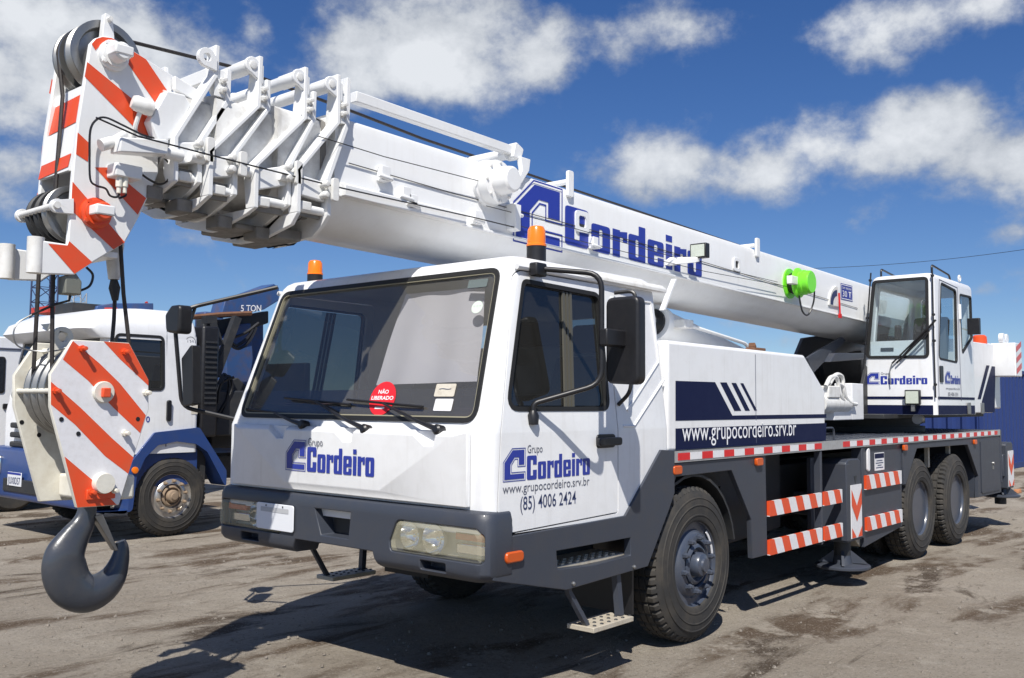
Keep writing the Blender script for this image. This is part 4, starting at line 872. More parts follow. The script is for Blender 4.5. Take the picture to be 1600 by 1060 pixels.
# ---- collars at the section ends
def collar(fr, re, fb, rb, yo, yi, kind):
    t = .026; f = [Vector((p.x, 0, p.z)) for p in (P(a, c, y=yo) for a, c in fr)]; r = [Vector((p.x, 0, p.z)) for p in (P(a, c, y=yo) for a, c in re)]
    f[-1].x = f[-2].x; r[-1].x = r[-2].x
    K = None
    for pts, bot, nm in ((r, rb, 'r'), (f, fb, 'f')):
        xb = pts[-1].x; under = [(P(a, c, x=xb).y, P(a, c, x=xb).z) for a, c in bot]
        q = MB()
        for side in (0, 1):
            fy = (lambda y: W2-y) if side else (lambda y: y)
            q.loft([[Vector((p.x-t/2, fy(yo), p.z)), Vector((p.x+t/2, fy(yo), p.z)), Vector((p.x+t/2, fy(yi+(.03 if 0 < i < len(pts)-1 else 0)), p.z)), Vector((p.x-t/2, fy(yi+(.03 if 0 < i < len(pts)-1 else 0)), p.z))] for i, p in enumerate(pts)], smooth=False)
        ring = [(yo, pts[-1].z)]+under; ring += [(W2-y, z) for y, z in reversed(ring)]
        q.prism(ring+[(W2-yi, pts[-1].z), (yi, pts[-1].z)] if False else ring, 'x', xb-t/2, xb+t/2)
        o = q.build('boom_collar' if K is None else 'collar_flange', BOOMW, CR if K is None else K, .004)
        if K is None: K = o
        # plate across the top between the posts
        q = MB(); q.box(pts[1].x-t/2, pts[1].x+t/2, yi, W2-yi, pts[1].z-.02, pts[1].z+.05); q.build('collar_top_plate', BOOMW, K, .004)
    xa, xr = f[1].x, r[1].x
    for side in (0, 1):
        fy = (lambda y: W2-y) if side else (lambda y: y)
        q = MB(); q.hexa([(f[1].x, fy(yo+.006), f[1].z), (r[1].x, fy(yo+.006), r[1].z), (r[1].x, fy(yi+.05), r[1].z), (f[1].x, fy(yi+.05), f[1].z)], [(f[1].x, fy(yo+.006), f[1].z+.014), (r[1].x, fy(yo+.006), r[1].z+.014), (r[1].x, fy(yi+.05), r[1].z+.014), (f[1].x, fy(yi+.05), f[1].z+.014)]); q.build('collar_shelf', BOOMW, K)
        # box block, lower bar, inner web
        zc = f[2].z; q = MB(); q.hexa([(f[2].x+.014, fy(yo+.015), f[2].z-.02), (r[2].x-.014, fy(yo+.015), r[2].z-.02), (r[2].x-.014, fy(yo+.015), r[2].z-.13), (f[2].x+.014, fy(yo+.015), f[2].z-.13)], [(f[2].x+.014, fy(yi+.02), f[2].z-.02), (r[2].x-.014, fy(yi+.02), r[2].z-.02), (r[2].x-.014, fy(yi+.02), r[2].z-.13), (f[2].x+.014, fy(yi+.02), f[2].z-.13)]); q.build('wear_pad_block', BOOMW, K, .006)
        zl = (f[-1].z+r[-1].z)/2+.03; q = MB(); q.tube([(f[-1].x, fy(yo+.045), zl), (r[-1].x, fy(yo+.045), zl)], .024, 12); q.build('tie_bar', BOOMW, K)
        for dz in (0, -.06):
            q = MB(); c = Vector((r[2].x-.04, fy(yo-.012), r[2].z-.04+dz)); q.lathe([(0, .035), (.014, .032), (.022, .02), (.022, 0), (.016, -.006), (.016, -.05), (0, -.05)], c, (0, -1 if not side else 1, 0), 12); q.build('guide_pin', CAST, K)
        q = MB(); q.prism(rr(r[2].x-.01, r[2].z-.13, r[2].x+.035, r[2].z, .015), 'y', fy(yo-.05), fy(yo-.028)); q.build('pin_keeper', CAST, K, .003)
        for dz in (.05, .10):      # bolts on the post
            q = MB(); q.lathe([(.018, 0), (.018, .02), (.011, .02), (.011, .045), (0, .047)], (r[1].x-.035, fy(yo+.012), r[1].z+dz-.0), (0, -1 if not side else 1, 0), 6); q.build('bolt', CAST, K)
        q = MB(); q.box(r[1].x-.075, r[1].x-.012, fy(yo+.013) if not side else fy(yo+.025), fy(yo+.025) if not side else fy(yo+.013), r[1].z+.014, r[1].z+.16); q.build('post_plate', BOOMW, K, .003)
        if kind != 'A':
            q = MB(); c = Vector((f[2].x-.012, fy(yo+.05), f[2].z-.035)); q.lathe([(.03, 0), (.03, .08), (0, .08)], c, (-1, 0, 0), 14); q.build('stub_pin', BOOMW, K)
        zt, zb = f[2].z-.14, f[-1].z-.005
        q = MB(); q.box(f[2].x+.016, r[2].x-.016, min(fy(yo+.055), fy(yo+.075)), max(fy(yo+.055), fy(yo+.075)), zb, zt); q.build('recess_shade_plate', GRIME_SHADE, K)  # dark plate added below the block, the recess shade put into its colour
        q = MB(); q.box(f[-1].x+.03, f[-1].x+.10, min(fy(yo+.02), fy(yo+.054)), max(fy(yo+.02), fy(yo+.054)), zt-.07, zt-.02); q.build('adjuster_block', CAST, K, .005)
    # greasy wiper seal where the inner section slides in
    si = {'A': .225, 'B': .155, 'C': .105, 'D': .055}[kind]-.006
    if kind != 'A':
        section('wiper_seal', f[1].x-.050, f[1].x-.014, si, GRIME_SHADE)
    # dark packing under the section
    q = MB(); q.box(f[-1].x+.02, r[-1].x-.02, yo+.22, W2-yo-.22, min(z for y, z in under)+.005, f[-1].z-.05); q.build('slide_pad', GRIME_SHADE, K, .01)
    q = MB(); q.box(f[-1].x-.10, f[-1].x-.014, 1.05, 1.18, min(z for y, z in under)-.01, min(z for y, z in under)+.06); q.build('slide_pad_keeper', GRIME_SHADE, K, .008)
    return K, f, r
COLS = [
 ('A', [(340.6, 71), (338.7, 116.6), (275.5, 214.7), (275.6, 269), (275.6, 283)], [(358.5, 110), (356.6, 158), (318.9, 216.6), (313, 246), (311.4, 285)], [(247, 307), (236, 318)], [(281, 318), (262, 330)], .955, 1.03),
 ('B', [(408.7, 88), (405, 165.7), (330, 237), (331, 245), (327.6, 305)], [(420, 125), (420, 171), (370, 238.7), (368.8, 264), (368.8, 305)], [(306, 327), (290, 335)], [(333, 335.5), (318, 345)], .905, .985),
 ('C', [(479.4, 105), (477.5, 184.5), (402, 258), (402, 266), (402, 324.7)], [(492.6, 143), (490.8, 188), (456.8, 253), (453, 264), (452, 321)], [(387, 335.4), (340, 362)], [(408, 359), (375, 372)], .855, .935),
 ('D', [(530.4, 116.6), (529.4, 192), (467.5, 265.6), (468.4, 275), (467.5, 332)], [(545.5, 122), (543.6, 194), (514, 280), (515, 284), (514, 337)], [(457, 352), (410, 376)], [(505, 353), (490, 371), (430, 387)], .805, .885)]
CK = {}
for k, fr, re, fb, rb, yo, yi in COLS: CK[k] = collar(fr, re, fb, rb, yo, yi, k)
# rollers that carry the rope across the collars
for k, (px, py), (qx, qy), y in (('B', (392, 103), (404, 112), .93), ('C', (465, 122), (476, 130), .88), ('D', (515, 133), (528, 140), .83)):
    c = P(px, py, y=y); K = CK[k][0]; d = P(qx, qy, y=y)
    q = MB(); q.lathe([(.036, y), (.040, y+.02), (.040, y+.14), (.036, y+.15), (.036, W2-y-.15), (.040, W2-y-.14), (.040, W2-y-.02), (.036, W2-y)], (c.x, 0, c.z), 'y', 18); q.build('rope_roller', BOOMW, K)
    for side in (0, 1):
        fy = (lambda v: W2-v) if side else (lambda v: v)
        ro = [(c.x+.046*cos(t), c.z+.046*sin(t)) for t in [radians(60+20*i) for i in range(11)]]
        q = MB(); q.prism(ro+[(d.x+.02, d.z-.075), (d.x+.02, d.z+.03)], 'y', fy(y-.022), fy(y-.002)); e = q.build('roller_bracket', BOOMW, K, .004)
        q = MB(); q.lathe([(.022, 0), (.022, .006), (.014, .008), (0, .008)], (c.x, fy(y-.022), c.z), (0, -1 if not side else 1, 0), 16); q.build('roller_pin', CAST, K)
# lifting eye on the front collar
c = P(322.6, 90, y=.955); q = MB(); ro = [(c.x+.05*cos(t), c.z+.05*sin(t)) for t in [radians(50+16*i) for i in range(15)]]
e0 = P(338, 92, y=.955); e1 = P(338, 112, y=.955); q.prism([ro+[(e1.x, e1.z), (e0.x, e0.z)], [(c.x+.022*cos(2*pi*i/12), c.z+.022*sin(2*pi*i/12)) for i in range(12)]], 'y', .945, .972); q.build('lifting_eye', BOOMW, CK['A'][0], .003)

# ---- boom head
yh = 1.06
HPL = [(141.5, 68), (149, 60), (160, 56.5), (175, 58.5), (195, 71), (272, 119), (268, 150), (243, 186), (247, 222), (248, 270), (239, 292), (218, 338), (195, 380), (144, 411), (116, 430), (64, 428), (66, 376), (106, 382), (113, 284), (116, 250), (122, 192), (133, 122)]
hp = XZ(HPL, yh)
q = MB(); q.prism(hp, 'y', yh, yh+.03); HEAD = q.build('boom_head_plate', BOOMW, CR, .006, 2); HEADF = mirrored(HEAD, CR)
ST = [[(143, 69), (150, 61), (160, 58), (175, 60), (194, 72), (190, 76), (175, 68), (160, 68), (149, 79)],
      [(197, 74), (228, 93), (261, 142), (246, 166), (195, 93)], [(136, 97), (210, 158), (232, 172), (246, 221), (218, 208), (132, 120)],
      [(121, 207), (139, 224), (137, 253), (118.5, 241)], [(148, 262), (170, 262), (228, 310), (215, 336), (160, 275)],
      [(113, 284), (195, 379), (177, 390), (110.5, 328)], [(108, 377), (144, 410), (116, 428), (75, 381), (105, 384)]]
for s_ in ST: decal('orange_stripe', [XZ(s_, yh)], (0, yh, 0), X, Z, ORANGE, HEAD, .002)
for s_ in ST: decal('orange_stripe', [[(-a, c) for a, c in XZ(s_, yh)]], (0, W2-yh, 0), -X, Z, ORANGE, HEADF, .002)
# webs between the two plates
def hx(px, py): p = P(px, py, y=yh); return p.x, p.z
a = hx(121, 195); c = hx(114, 285); d = hx(133, 125)
q = MB(); q.hexa([(d[0]+.03, yh+.03, d[1]), (d[0]+.03, W2-yh-.03, d[1]), (c[0]-.012, W2-yh-.03, c[1]+.06), (c[0]-.012, yh+.03, c[1]+.06)], [(d[0]+.05, yh+.03, d[1]), (d[0]+.05, W2-yh-.03, d[1]), (c[0]+.008, W2-yh-.03, c[1]+.06), (c[0]+.008, yh+.03, c[1]+.06)]); fw = q.build('head_front_web', BOOMW, CR)
top0, bot0 = Vector((d[0]+.03, 0, d[1])), Vector((c[0]-.012, 0, c[1]+.06)); V = (top0-bot0); Hh = V.length; V.normalize()
for z0, z1 in ((.52, .86), (.0, .16)): decal('orange_stripe', [[(-.158, Hh*z0), (.158, Hh*(z0+.04)), (.158, Hh*(z1+.03)), (-.158, Hh*z1)]], bot0+Y*1.25, -Y, V, ORANGE, fw, .003)
e = hx(200, 375); f_ = hx(245, 230); q = MB(); q.box(hx(150, 405)[0], hx(190, 378)[0], yh+.03, W2-yh-.03, hx(150, 405)[1]+.02, hx(150, 405)[1]+.05); q.build('head_lower_web', BOOMW, CR, .004)
q = MB(); q.box(hx(246, 200)[0]-.03, hx(246, 200)[0], yh+.03, W2-yh-.03, hx(240, 285)[1], hx(262, 150)[1]); q.build('head_rear_web', BOOMW, CR, .004)
# outer tubes at the nose
for side in (0, 1):
    fy = (lambda y: W2-y) if side else (lambda y: y)
    t0 = P(57, 371, y=1.09); t1 = P(54, 427, y=1.09); q = MB(); q.tube([(t1.x, fy(1.09), t1.z), (t1.x, fy(1.09), t0.z)], .037, 16); q.build('pin_tube', CAST, CR)
    p = P(89, 322, y=yh); p2 = P(107, 310, y=yh); p3 = P(107, 334, y=yh); q = MB()
    ro = [(p.x+.033*cos(t), p.z+.033*sin(t)) for t in [radians(70+20*i) for i in range(12)]]
    q.prism([ro+[(p3.x+.02, p3.z), (p2.x+.02, p2.z)], [(p.x+.012*cos(2*pi*i/10), p.z+.012*sin(2*pi*i/10)) for i in range(10)]], 'y', fy(yh-.012), fy(yh+.012)); q.build('keeper_lug', BOOMW, HEAD if not side else HEADF, .003)
p = P(89, 322, y=yh); q = MB(); q.tube([(p.x-.01, yh-.03, p.z), (p.x-.01, W2-yh+.03, p.z)], .016, 10); q.build('rope_keeper_bar', CAST, CR)
# bosses with shaft ends
def boss(px, py, m1, ln):
    c = P(px, py, y=yh); q = MB(); q.lathe([(.075, 0), (.075, -.02), (.06, -.025), (.06, -.035), (.045, -.035), (.045, -.035-ln), (.035, -.045-ln), (0, -.045-ln)], (c.x, yh, c.z), 'y', 24); o = q.build('sheave_shaft_boss', m1, HEAD)
    q = MB(); q.box(c.x-.045, c.x+.05, yh-.05-ln, yh-.03, c.z-.02, c.z+.03); q.build('shaft_keeper', BOOMW, HEAD, .008)
    for t in (.6, 2.2, 3.8): q2 = MB(); q2.lathe([(.012, 0), (.012, -.018), (0, -.02)], (c.x+.065*cos(t), yh-.015, c.z+.065*sin(t)), 'y', 6); q2.build('bolt', m1, HEAD)
    return c
b1 = boss(176, 88, BOOMW, .07); b2 = boss(148, 334, ORANGE, .06)
def sheave(x, y, z, r, w=.05, n=40, root=CR, m=STEEL, nm='sheave'):
    q = MB(); h = w/2; q.lathe([(.02, -h*1.05), (r*.26, -h*1.05), (r*.30, -h*.35), (r*.74, -h*.25), (r*.80, -h*.95), (r*.86, -h), (r, -h), (r, -h*.72), (r*.88, -h*.2), (r*.88, h*.2), (r, h*.72), (r, h), (r*.86, h), (r*.80, h*.95), (r*.74, h*.25), (r*.30, h*.35), (r*.26, h*1.05), (.02, h*1.05)], (x, y, z), 'y', n); return q.build(nm, m, root, ang=30)
S1 = P(157, 93, y=1.2); S2 = P(108, 337, y=1.2)
for y in (1.17, 1.30): sheave(S1.x, y, S1.z, .178, .075)
for y in (1.16, 1.25, 1.34): sheave(S2.x, y, S2.z, .138, .055, m=DARK if y > 1.2 else STEEL)
# bracket post on the head, plates behind it
q = MB(); a = P(163, 58, y=1.10); c = P(165, 25, y=1.10); q.prism(rpoly([(a.x-.02, a.z-.04), (a.x+.05, a.z-.04), (c.x+.03, c.z), (c.x-.01, c.z+.01)], .008), 'y', 1.085, 1.125); q.build('rope_guard_post', BOOMW, CR, .003)
q = MB(); q.tube([(c.x+.01, 1.06, c.z-.02), (c.x+.01, 1.45, c.z-.02)], .012, 8); q.build('rope_guard_pin', CAST, CR)
pts = XZ([(262, 141), (290, 148), (300, 165), (277, 214), (250, 224), (236, 188)], .98); q = MB(); q.prism(rpoly(pts, .01, 2), 'y', .985, 1.058); o = q.build('head_gusset_box', BOOMW, HEAD, .012, 3)
pts = XZ([(272, 119), (322, 150), (305, 160), (272, 140)], 1.03); q = MB(); q.prism(pts, 'y', 1.02, 1.05); q.build('head_rib', BOOMW, HEAD, .004)
# floodlight, arm bar and junction box on the near plate
q = MB(); c = P(222, 165, y=1.0); q.lathe([(0, -.055), (.03, -.05), (.04, -.03), (.04, .03), (.036, .055), (0, .06)], c, (.9, -.2, -.2), 18); L_ = q.build('head_lamp', CAST, HEAD)
q = MB(); q.tube([c, c+Vector((-.02, .02, -.10)), (c.x-.01, yh, c.z-.16)], .012, 8); q.build('lamp_stem', CAST, L_)
A = P(180, 232, y=.95); B_ = P(255, 238, y=.95); q = MB(); d = Vector((0, .05, 0)); q.hexa([A-d+Z*.045, B_-d+Z*.055, B_-d-Z*.02, A-d-Z*.025], [A+d+Z*.055, B_+d+Z*.065, B_+d-Z*.02, A+d-Z*.02]); q.build('swing_away_arm', BOOMW, HEAD, .006)
q = MB(); q.tube([B_, B_+Vector((.10, 0, -.0))], .03, 12); q.build('arm_pin', BOOMW, HEAD)
q = MB(); c = P(166, 225, y=.98); q.tube([c, P(196, 209, y=.97)], .018, 10); q.lathe([(.03, -.03), (.03, .03)], c, (1, 0, .5), 12); q.build('arm_latch', CAST, HEAD)
a = P(181, 250, y=.97); c = P(222, 282, y=.97); q = MB(); q.box(a.x, c.x, .965, yh, c.z, a.z-.01); jb = q.build('junction_box', BOOMW, HEAD, .006)
for px in (186, 195):
    c = P(px, 286, y=.99); q = MB(); q.lathe([(.016, .03), (.016, -.02), (.011, -.02), (.011, -.05)], c, 'z', 10); q.build('cable_gland', CREAM, jb)
for pts in ([(140, 245), (141, 205), (150, 188), (165, 184), (190, 195), (210, 205), (226, 212), (250, 218), (275, 222)], [(187, 300), (183, 308), (172, 306), (165, 295), (150, 290), (141, 280), (140, 245)], [(196, 300), (196, 306), (186, 310)], [(222, 273), (235, 282), (250, 288), (262, 282), (268, 262), (250, 240), (228, 215)]):
    q = MB(); q.tube(spline([P(a, c, y=1.015) for a, c in pts], 5), .0055, 6); q.build('signal_cable', BLACK, HEAD)
# ---- ropes
def rope(pts, r=.0105, nm='hoist_rope'):
    q = MB(); q.tube(pts, r, 8); return q.build(nm, ROPE, CR)
rope([(S1.x, 1.30, S1.z+.165), P(360, 104, y=1.27), P(560, 178, y=1.25), P(660, 217, y=1.25), (7.2, 1.25, 3.22)])
tl = S1.x-.165
rope([(tl, 1.30, S1.z), P(98, 150, y=1.26), P(90, 250, y=1.22), P(85, 322, y=1.20)])
rope([P(63, 390, y=1.30), P(60, 440, y=1.30), P(52, 590, y=1.31), P(54, 640, y=1.31)])
q = MB()
n = 14; ar = [Vector((S1.x+.166*cos(t), 1.30, S1.z+.166*sin(t))) for t in [radians(90+i*90/n) for i in range(n+1)]]; q.tube(ar, .0105, 8); q.build('hoist_rope', ROPE, CR)
rope([P(84, 400, y=1.16), P(82, 470, y=1.16), P(81, 600, y=1.16)]); rope([P(188, 380, y=1.2), P(193, 460, y=1.2), P(202, 540, y=1.2), P(203, 600, y=1.2)]); rope([P(181, 430, y=1.3), P(178, 500, y=1.3), P(173, 560, y=1.3)])
c0 = P(178, 392, y=1.28); c1 = P(178, 437, y=1.28); q = MB(); q.tube([c0+Z*.04, c1], [.05, .028], 12); q.build('rope_socket', CAST, CR)
q = MB(); c2 = P(180, 470, y=1.28); q.tube([c1, c1.lerp(c2, .4), c2], [.018, .03, .016], 8); q.build('rope_wedge', DARK, CR)
# limit switch hung below the head
a = P(98, 432, y=1.10); c = P(123, 462, y=1.10); q = MB(); q.prism(rpoly([(a.x, c.z), (c.x, c.z), (c.x, a.z-.02), (c.x-.03, a.z+.02), (a.x, a.z)], .008), 'y', 1.07, 1.15); ls = q.build('limit_switch', mat('switch_grey', (.20, .21, .18), .5, metal=.3, dirt=.3), CR, .006)
q = MB(); q.tube(spline([P(135, 418, y=1.11), P(145, 430, y=1.11), P(140, 447, y=1.11), P(124, 455, y=1.11)], 6), .006, 6); q.build('switch_lead', BLACK, ls)
q = MB(); q.tube([P(110, 462, y=1.11), P(108, 470, y=1.11), P(86, 476, y=1.14), P(50, 492, y=1.2)], .006, 6); q.build('switch_arm', BLACK, ls)
q = MB(); q.tube(spline([P(50, 492, y=1.25), P(28, 505, y=1.25), P(21, 522, y=1.25), P(27, 540, y=1.25), P(50, 548, y=1.25), P(80, 549, y=1.2), P(102, 545, y=1.12)], 6), .004, 6); q.build('switch_chain', STEEL, ls)

# ------------------------------------------------------------------ hook block
HB = empty('hook_block', (-3.82, 1.25, .64), 'orange and white striped hook block hanging from the crane boom tip', 'hook block')
yk = 1.04
HK = [(114, 531), (202, 536), (232.5, 593.6), (232.5, 640), (186, 789.6), (120, 794), (78.4, 636), (78.4, 585)]
hk = XZ(HK, yk)
q = MB(); q.prism(hk, 'y', yk, yk+.025); pl = q.build('cheek_plate', CREAM, HB, .004); plf = mirrored(pl, HB)
def hz_(a, c): return (a/3.419, 500+c/3.419)
HS = [[(388, 112), (530, 232), (640, 340), (778, 510), (748, 605), (600, 465), (470, 325), (335, 212)], [(553, 116), (688, 126), (792, 322), (792, 352), (640, 210)], [(271, 330), (430, 470), (600, 635), (712, 735), (684, 822), (560, 728), (400, 560), (271, 452)], [(344, 730), (500, 862), (622, 988), (412, 1002)]]
for s_ in HS: decal('orange_stripe', [XZ([hz_(*p) for p in s_], yk)], (0, yk, 0), X, Z, ORANGE, pl, .002)
for s_ in HS: decal('orange_stripe', [[(-a, c) for a, c in XZ([hz_(*p) for p in s_], yk)]], (0, W2-yk, 0), -X, Z, ORANGE, plf, .002)
wht = [XZ(HK, yk)]
decal('white_plate_face', [offs(wht[0], -.004)], (0, yk, 0), X, Z, TAPEW, pl, .001)
cb = P(160, 612, y=yk)
for y in (1.17, 1.25, 1.33): sheave(cb.x-.01, y, cb.z, .222, .07, 44, HB, STEEL)
def disc(px, py, r, m, h=.02):
    c = P(px, py, y=yk); q = MB(); q.lathe([(r, 0), (r, -h*.7), (r*.93, -h), (0, -h)], (c.x, yk, c.z), 'y', 24); return c, q.build('shaft_cover', m, HB)
c, o = disc(160.5, 613, .052, CREAM); q = MB(); q.box(c.x-.018, c.x+.02, yk-.045, yk-.018, c.z-.025, c.z+.02); q.build('shaft_lock', ORANGE, o, .004)
c, o = disc(159, 755, .05, CREAM, .04)
a = P(137, 775, y=yk); q = MB(); q.box(a.x-.01, a.x+.13, yk-.012, yk, a.z-.02, a.z+.03); q.build('lock_plate', ORANGE, o, .004)
for px, py, m_ in ((127, 545, ORANGE), (194, 550, ORANGE), (86, 611, ORANGE), (227, 614, CREAM), (194, 677, CREAM), (141, 769, ORANGE), (176, 766, CREAM)):
    c = P(px, py, y=yk); q = MB(); q.lathe([(.016, 0), (.016, -.02), (.010, -.02), (.010, -.05), (0, -.052)], (c.x, yk, c.z), 'y', 8); q.build('bolt', m_, HB)
for px, py in ((95.5, 655.5), (122, 678), (215, 655)):
    c = P(px, py, y=yk); decal('plate_hole', [[(c.x+.011*cos(2*pi*k/12), c.z+.011*sin(2*pi*k/12)) for k in range(12)]], (0, yk, 0), X, Z, BLACK, pl, .0035)
for px, py in ((34, 660), (61, 680)):
    c = P(px, py, y=W2-yk-.026); decal('plate_hole', [[(c.x+.011*cos(2*pi*k/12), c.z+.011*sin(2*pi*k/12)) for k in range(12)]], (0, W2-yk-.025, 0), X, Z, BLACK, plf, .0015)
for (px, py), nm in (((86, 611), 'spacer_bar'), ((127, 545), 'spacer_bar'), ((194, 550), 'spacer_bar'), ((194, 677), 'spacer_bar'), ((227, 614), 'spacer_bar')):
    c = P(px, py, y=yk); q = MB(); q.tube([(c.x, yk+.02, c.z), (c.x, W2-yk-.02, c.z)], .013, 10); q.build(nm, CREAM, HB)
# eye lug on top, crosshead and shank
c = P(97, 527, y=1.25); q = MB(); ro = [(c.x+.05*cos(t), c.z+.05*sin(t)) for t in [radians(-20+20*i) for i in range(12)]]; q.prism([ro+[(c.x-.07, c.z-.16), (c.x+.09, c.z-.16)], [(c.x+.024*cos(2*pi*i/12), c.z+.024*sin(2*pi*i/12)) for i in range(12)]], 'y', 1.235, 1.265); q.build('eye_lug', CREAM, HB, .004)
q = MB(); q.box(c.x-.07, c.x+.26, 1.065, W2-1.065, c.z-.17, c.z-.145); q.build('top_tie_plate', CREAM, HB, .004)
cx = P(152, 760, y=1.25); q = MB(); q.box(cx.x-.11, cx.x+.10, 1.065, W2-1.065, P(120, 780, y=1.25).z, P(120, 742, y=1.25).z); q.build('crosshead', CREAM, HB, .015, 3)
q = MB(); q.lathe([(.0, 0), (.07, 0), (.07, .09), (.055, .10), (.055, .17), (0, .17)], (cx.x-.02, 1.25, P(120, 742, y=1.25).z), 'z', 20); q.build('shank_nut', CREAM, HB)
# the hook itself: a tapering sweep in the block's plane
HP = [(137, 785, .044), (135, 803, .048), (129, 820, .058), (115, 842, .076), (102, 867, .098), (101, 892, .108), (111, 915, .106), (134, 928, .094), (158, 920, .084), (176, 902, .070), (186, 879, .052), (190, 858, .038), (188, 846, .026)]
pc = spline([P(a, c, y=1.25) for a, c, r in HP], 6); rc = [r.x for r in spline([(r, 0, 0) for a, c, r in HP], 6)]
q = MB(); n = 20; rings = []
for i, p in enumerate(pc):
    t = (pc[min(i+1, len(pc)-1)]-pc[max(i-1, 0)]).normalized(); nn = Vector((t.z, 0, -t.x)); rings.append([p+nn*rc[i]*cos(2*pi*k/n)+Y*min(rc[i]*.62, .060)*sin(2*pi*k/n) for k in range(n)])
q.loft(rings); q.build('hook', HOOKM, HB, ang=60)
a = P(150, 806, y=1.25); c = P(180, 860, y=1.25); q = MB(); q.hexa([a+Vector((-.02, -.03, .0)), a+Vector((.02, -.03, .01)), c+Vector((.008, -.02, .0)), c+Vector((-.012, -.02, 0))], [a+Vector((-.02, .03, .0)), a+Vector((.02, .03, .01)), c+Vector((.008, .02, .0)), c+Vector((-.012, .02, 0))]); q.build('safety_latch', STEEL, HB, .004)
# ------------------------------------------------------------------ lift cylinder and superstructure
A = P(1036, 514, y=1.25); B_ = Vector((5.2, 1.25, 1.72)); A = Vector((1.45, 1.25, 2.40)); ax_ = (B_-A).normalized()
q = MB(); q.tube([A, B_], .155, 28); cyl = q.build('lift_cylinder', BOOMW, CR)
q = MB(); q.lathe([(.17, 0), (.17, .09), (.155, .10)], A-ax_*.02, ax_, 28); q.build('cylinder_collar', BOOMW, cyl)
q = MB(); q.lathe([(.125, -.03), (.125, .0), (.16, .02)], A-ax_*.02, ax_, 28); q.build('cylinder_gland', BLACK, cyl)
q = MB(); q.tube([A, Vector((-.1, 1.25, 2.66))], .085, 20); q.build('lift_rod', CHROME, cyl)
q = MB(); c = Vector((-.1, 1.25, 2.60)); q.box(c.x-.12, c.x+.12, 1.02, 1.08, c.z-.12, c.z+.14); q.box(c.x-.12, c.x+.12, 1.42, 1.48, c.z-.12, c.z+.14); q.build('rod_clevis', BOOMW, BOOM, .01)
a = P(1078, 509, y=1.0); c = P(1168, 538, y=1.0); q = MB(); q.tube(bent([a, c, c+Vector((.15, 0, -.2))], .1), .018, 8); pi_ = q.build('hydraulic_pipe', BOOMW, CR)
q = MB(); q.box(a.x-.14, a.x+.02, .97, 1.10, a.z-.03, a.z+.05); q.build('pipe_fitting', CAST, pi_, .01)
a = P(1183, 546, z=2.11); q = MB(); q.box(a.x-.05, a.x+.16, a.y, a.y+.08, 2.09, 2.125); q.prism([(a.x-.04, 2.125), (a.x, 2.125), (a.x-.03, 2.165)], 'y', a.y, a.y+.06); q.build('rusty_catch', RUST, CR, .006)
# stay from the cab roof to the boom rest
a = P(1033, 485, y=.2); c = P(1052, 436, y=.2); q = MB(); q.hexa([a+Vector((0, -.02, 0)), a+Vector((.03, -.02, 0)), c+Vector((.03, -.02, 0)), c+Vector((0, -.02, 0))], [a+Vector((0, .02, 0)), a+Vector((.03, .02, 0)), c+Vector((.03, .02, 0)), c+Vector((0, .02, 0))]); q.build('boom_rest_stay', WHITE, CR, .004)
q = MB(); q.box(-.36, -.20, .95, 1.55, 2.10, 2.56); q.box(-.36, -.20, .8, 1.7, 2.54, 2.60); q.build('boom_rest', GREY, CR, .01)
# slewing ring and upper deck
q = MB(); q.lathe([(.80, 1.335), (.80, 1.40), (.74, 1.40), (.74, 1.44), (.80, 1.44), (.80, 1.505)], (6.4, 1.25, 0), 'z', 48); q.build('slewing_ring', DARK, CR)
q = MB(); q.box(4.9, 9.0, .40, 2.10, 1.507, 1.56); q.build('upper_deck', DARK, CR, .006)
for y0 in (.745, 1.70):
    pts = [(5.05, 1.56), (8.6, 1.56), (8.75, 2.4), (8.1, 3.18), (7.5, 3.18), (6.6, 2.62), (5.75, 2.52), (5.35, 2.1)]
    q = MB(); q.prism(pts, 'y', y0, y0+.045); o = q.build('boom_mount_plate', DARK if y0 < 1 else GREY, CR, .006)
pts = XZ([(1258, 560), (1275, 548), (1313, 527), (1318, 533), (1280, 570), (1266, 585)], 1.05); q = MB(); q.prism(pts, 'y', 1.02, 1.06); q.build('diagonal_brace', GREY, CR, .004)
pts = XZ([(1300, 552), (1345, 552), (1345, 562), (1292, 566)], .70); q = MB(); q.prism(pts, 'y', .66, .74); q.build('cross_tube', GREY, CR, .01)
pts = XZ([(1282, 560), (1346, 548), (1346, 645), (1310, 645), (1292, 600)], 1.5); q = MB(); q.prism(pts, 'y', 1.5, 1.56); q.build('inner_mount_plate', DARK, CR, .004)
q = MB(); q.lathe([(.30, .92), (.30, .95), (.2, .95), (.2, 1.55), (.30, 1.55), (.30, 1.58)], (8.2, 0, 1.95), 'y', 30); q.build('winch_drum', GREY, CR)
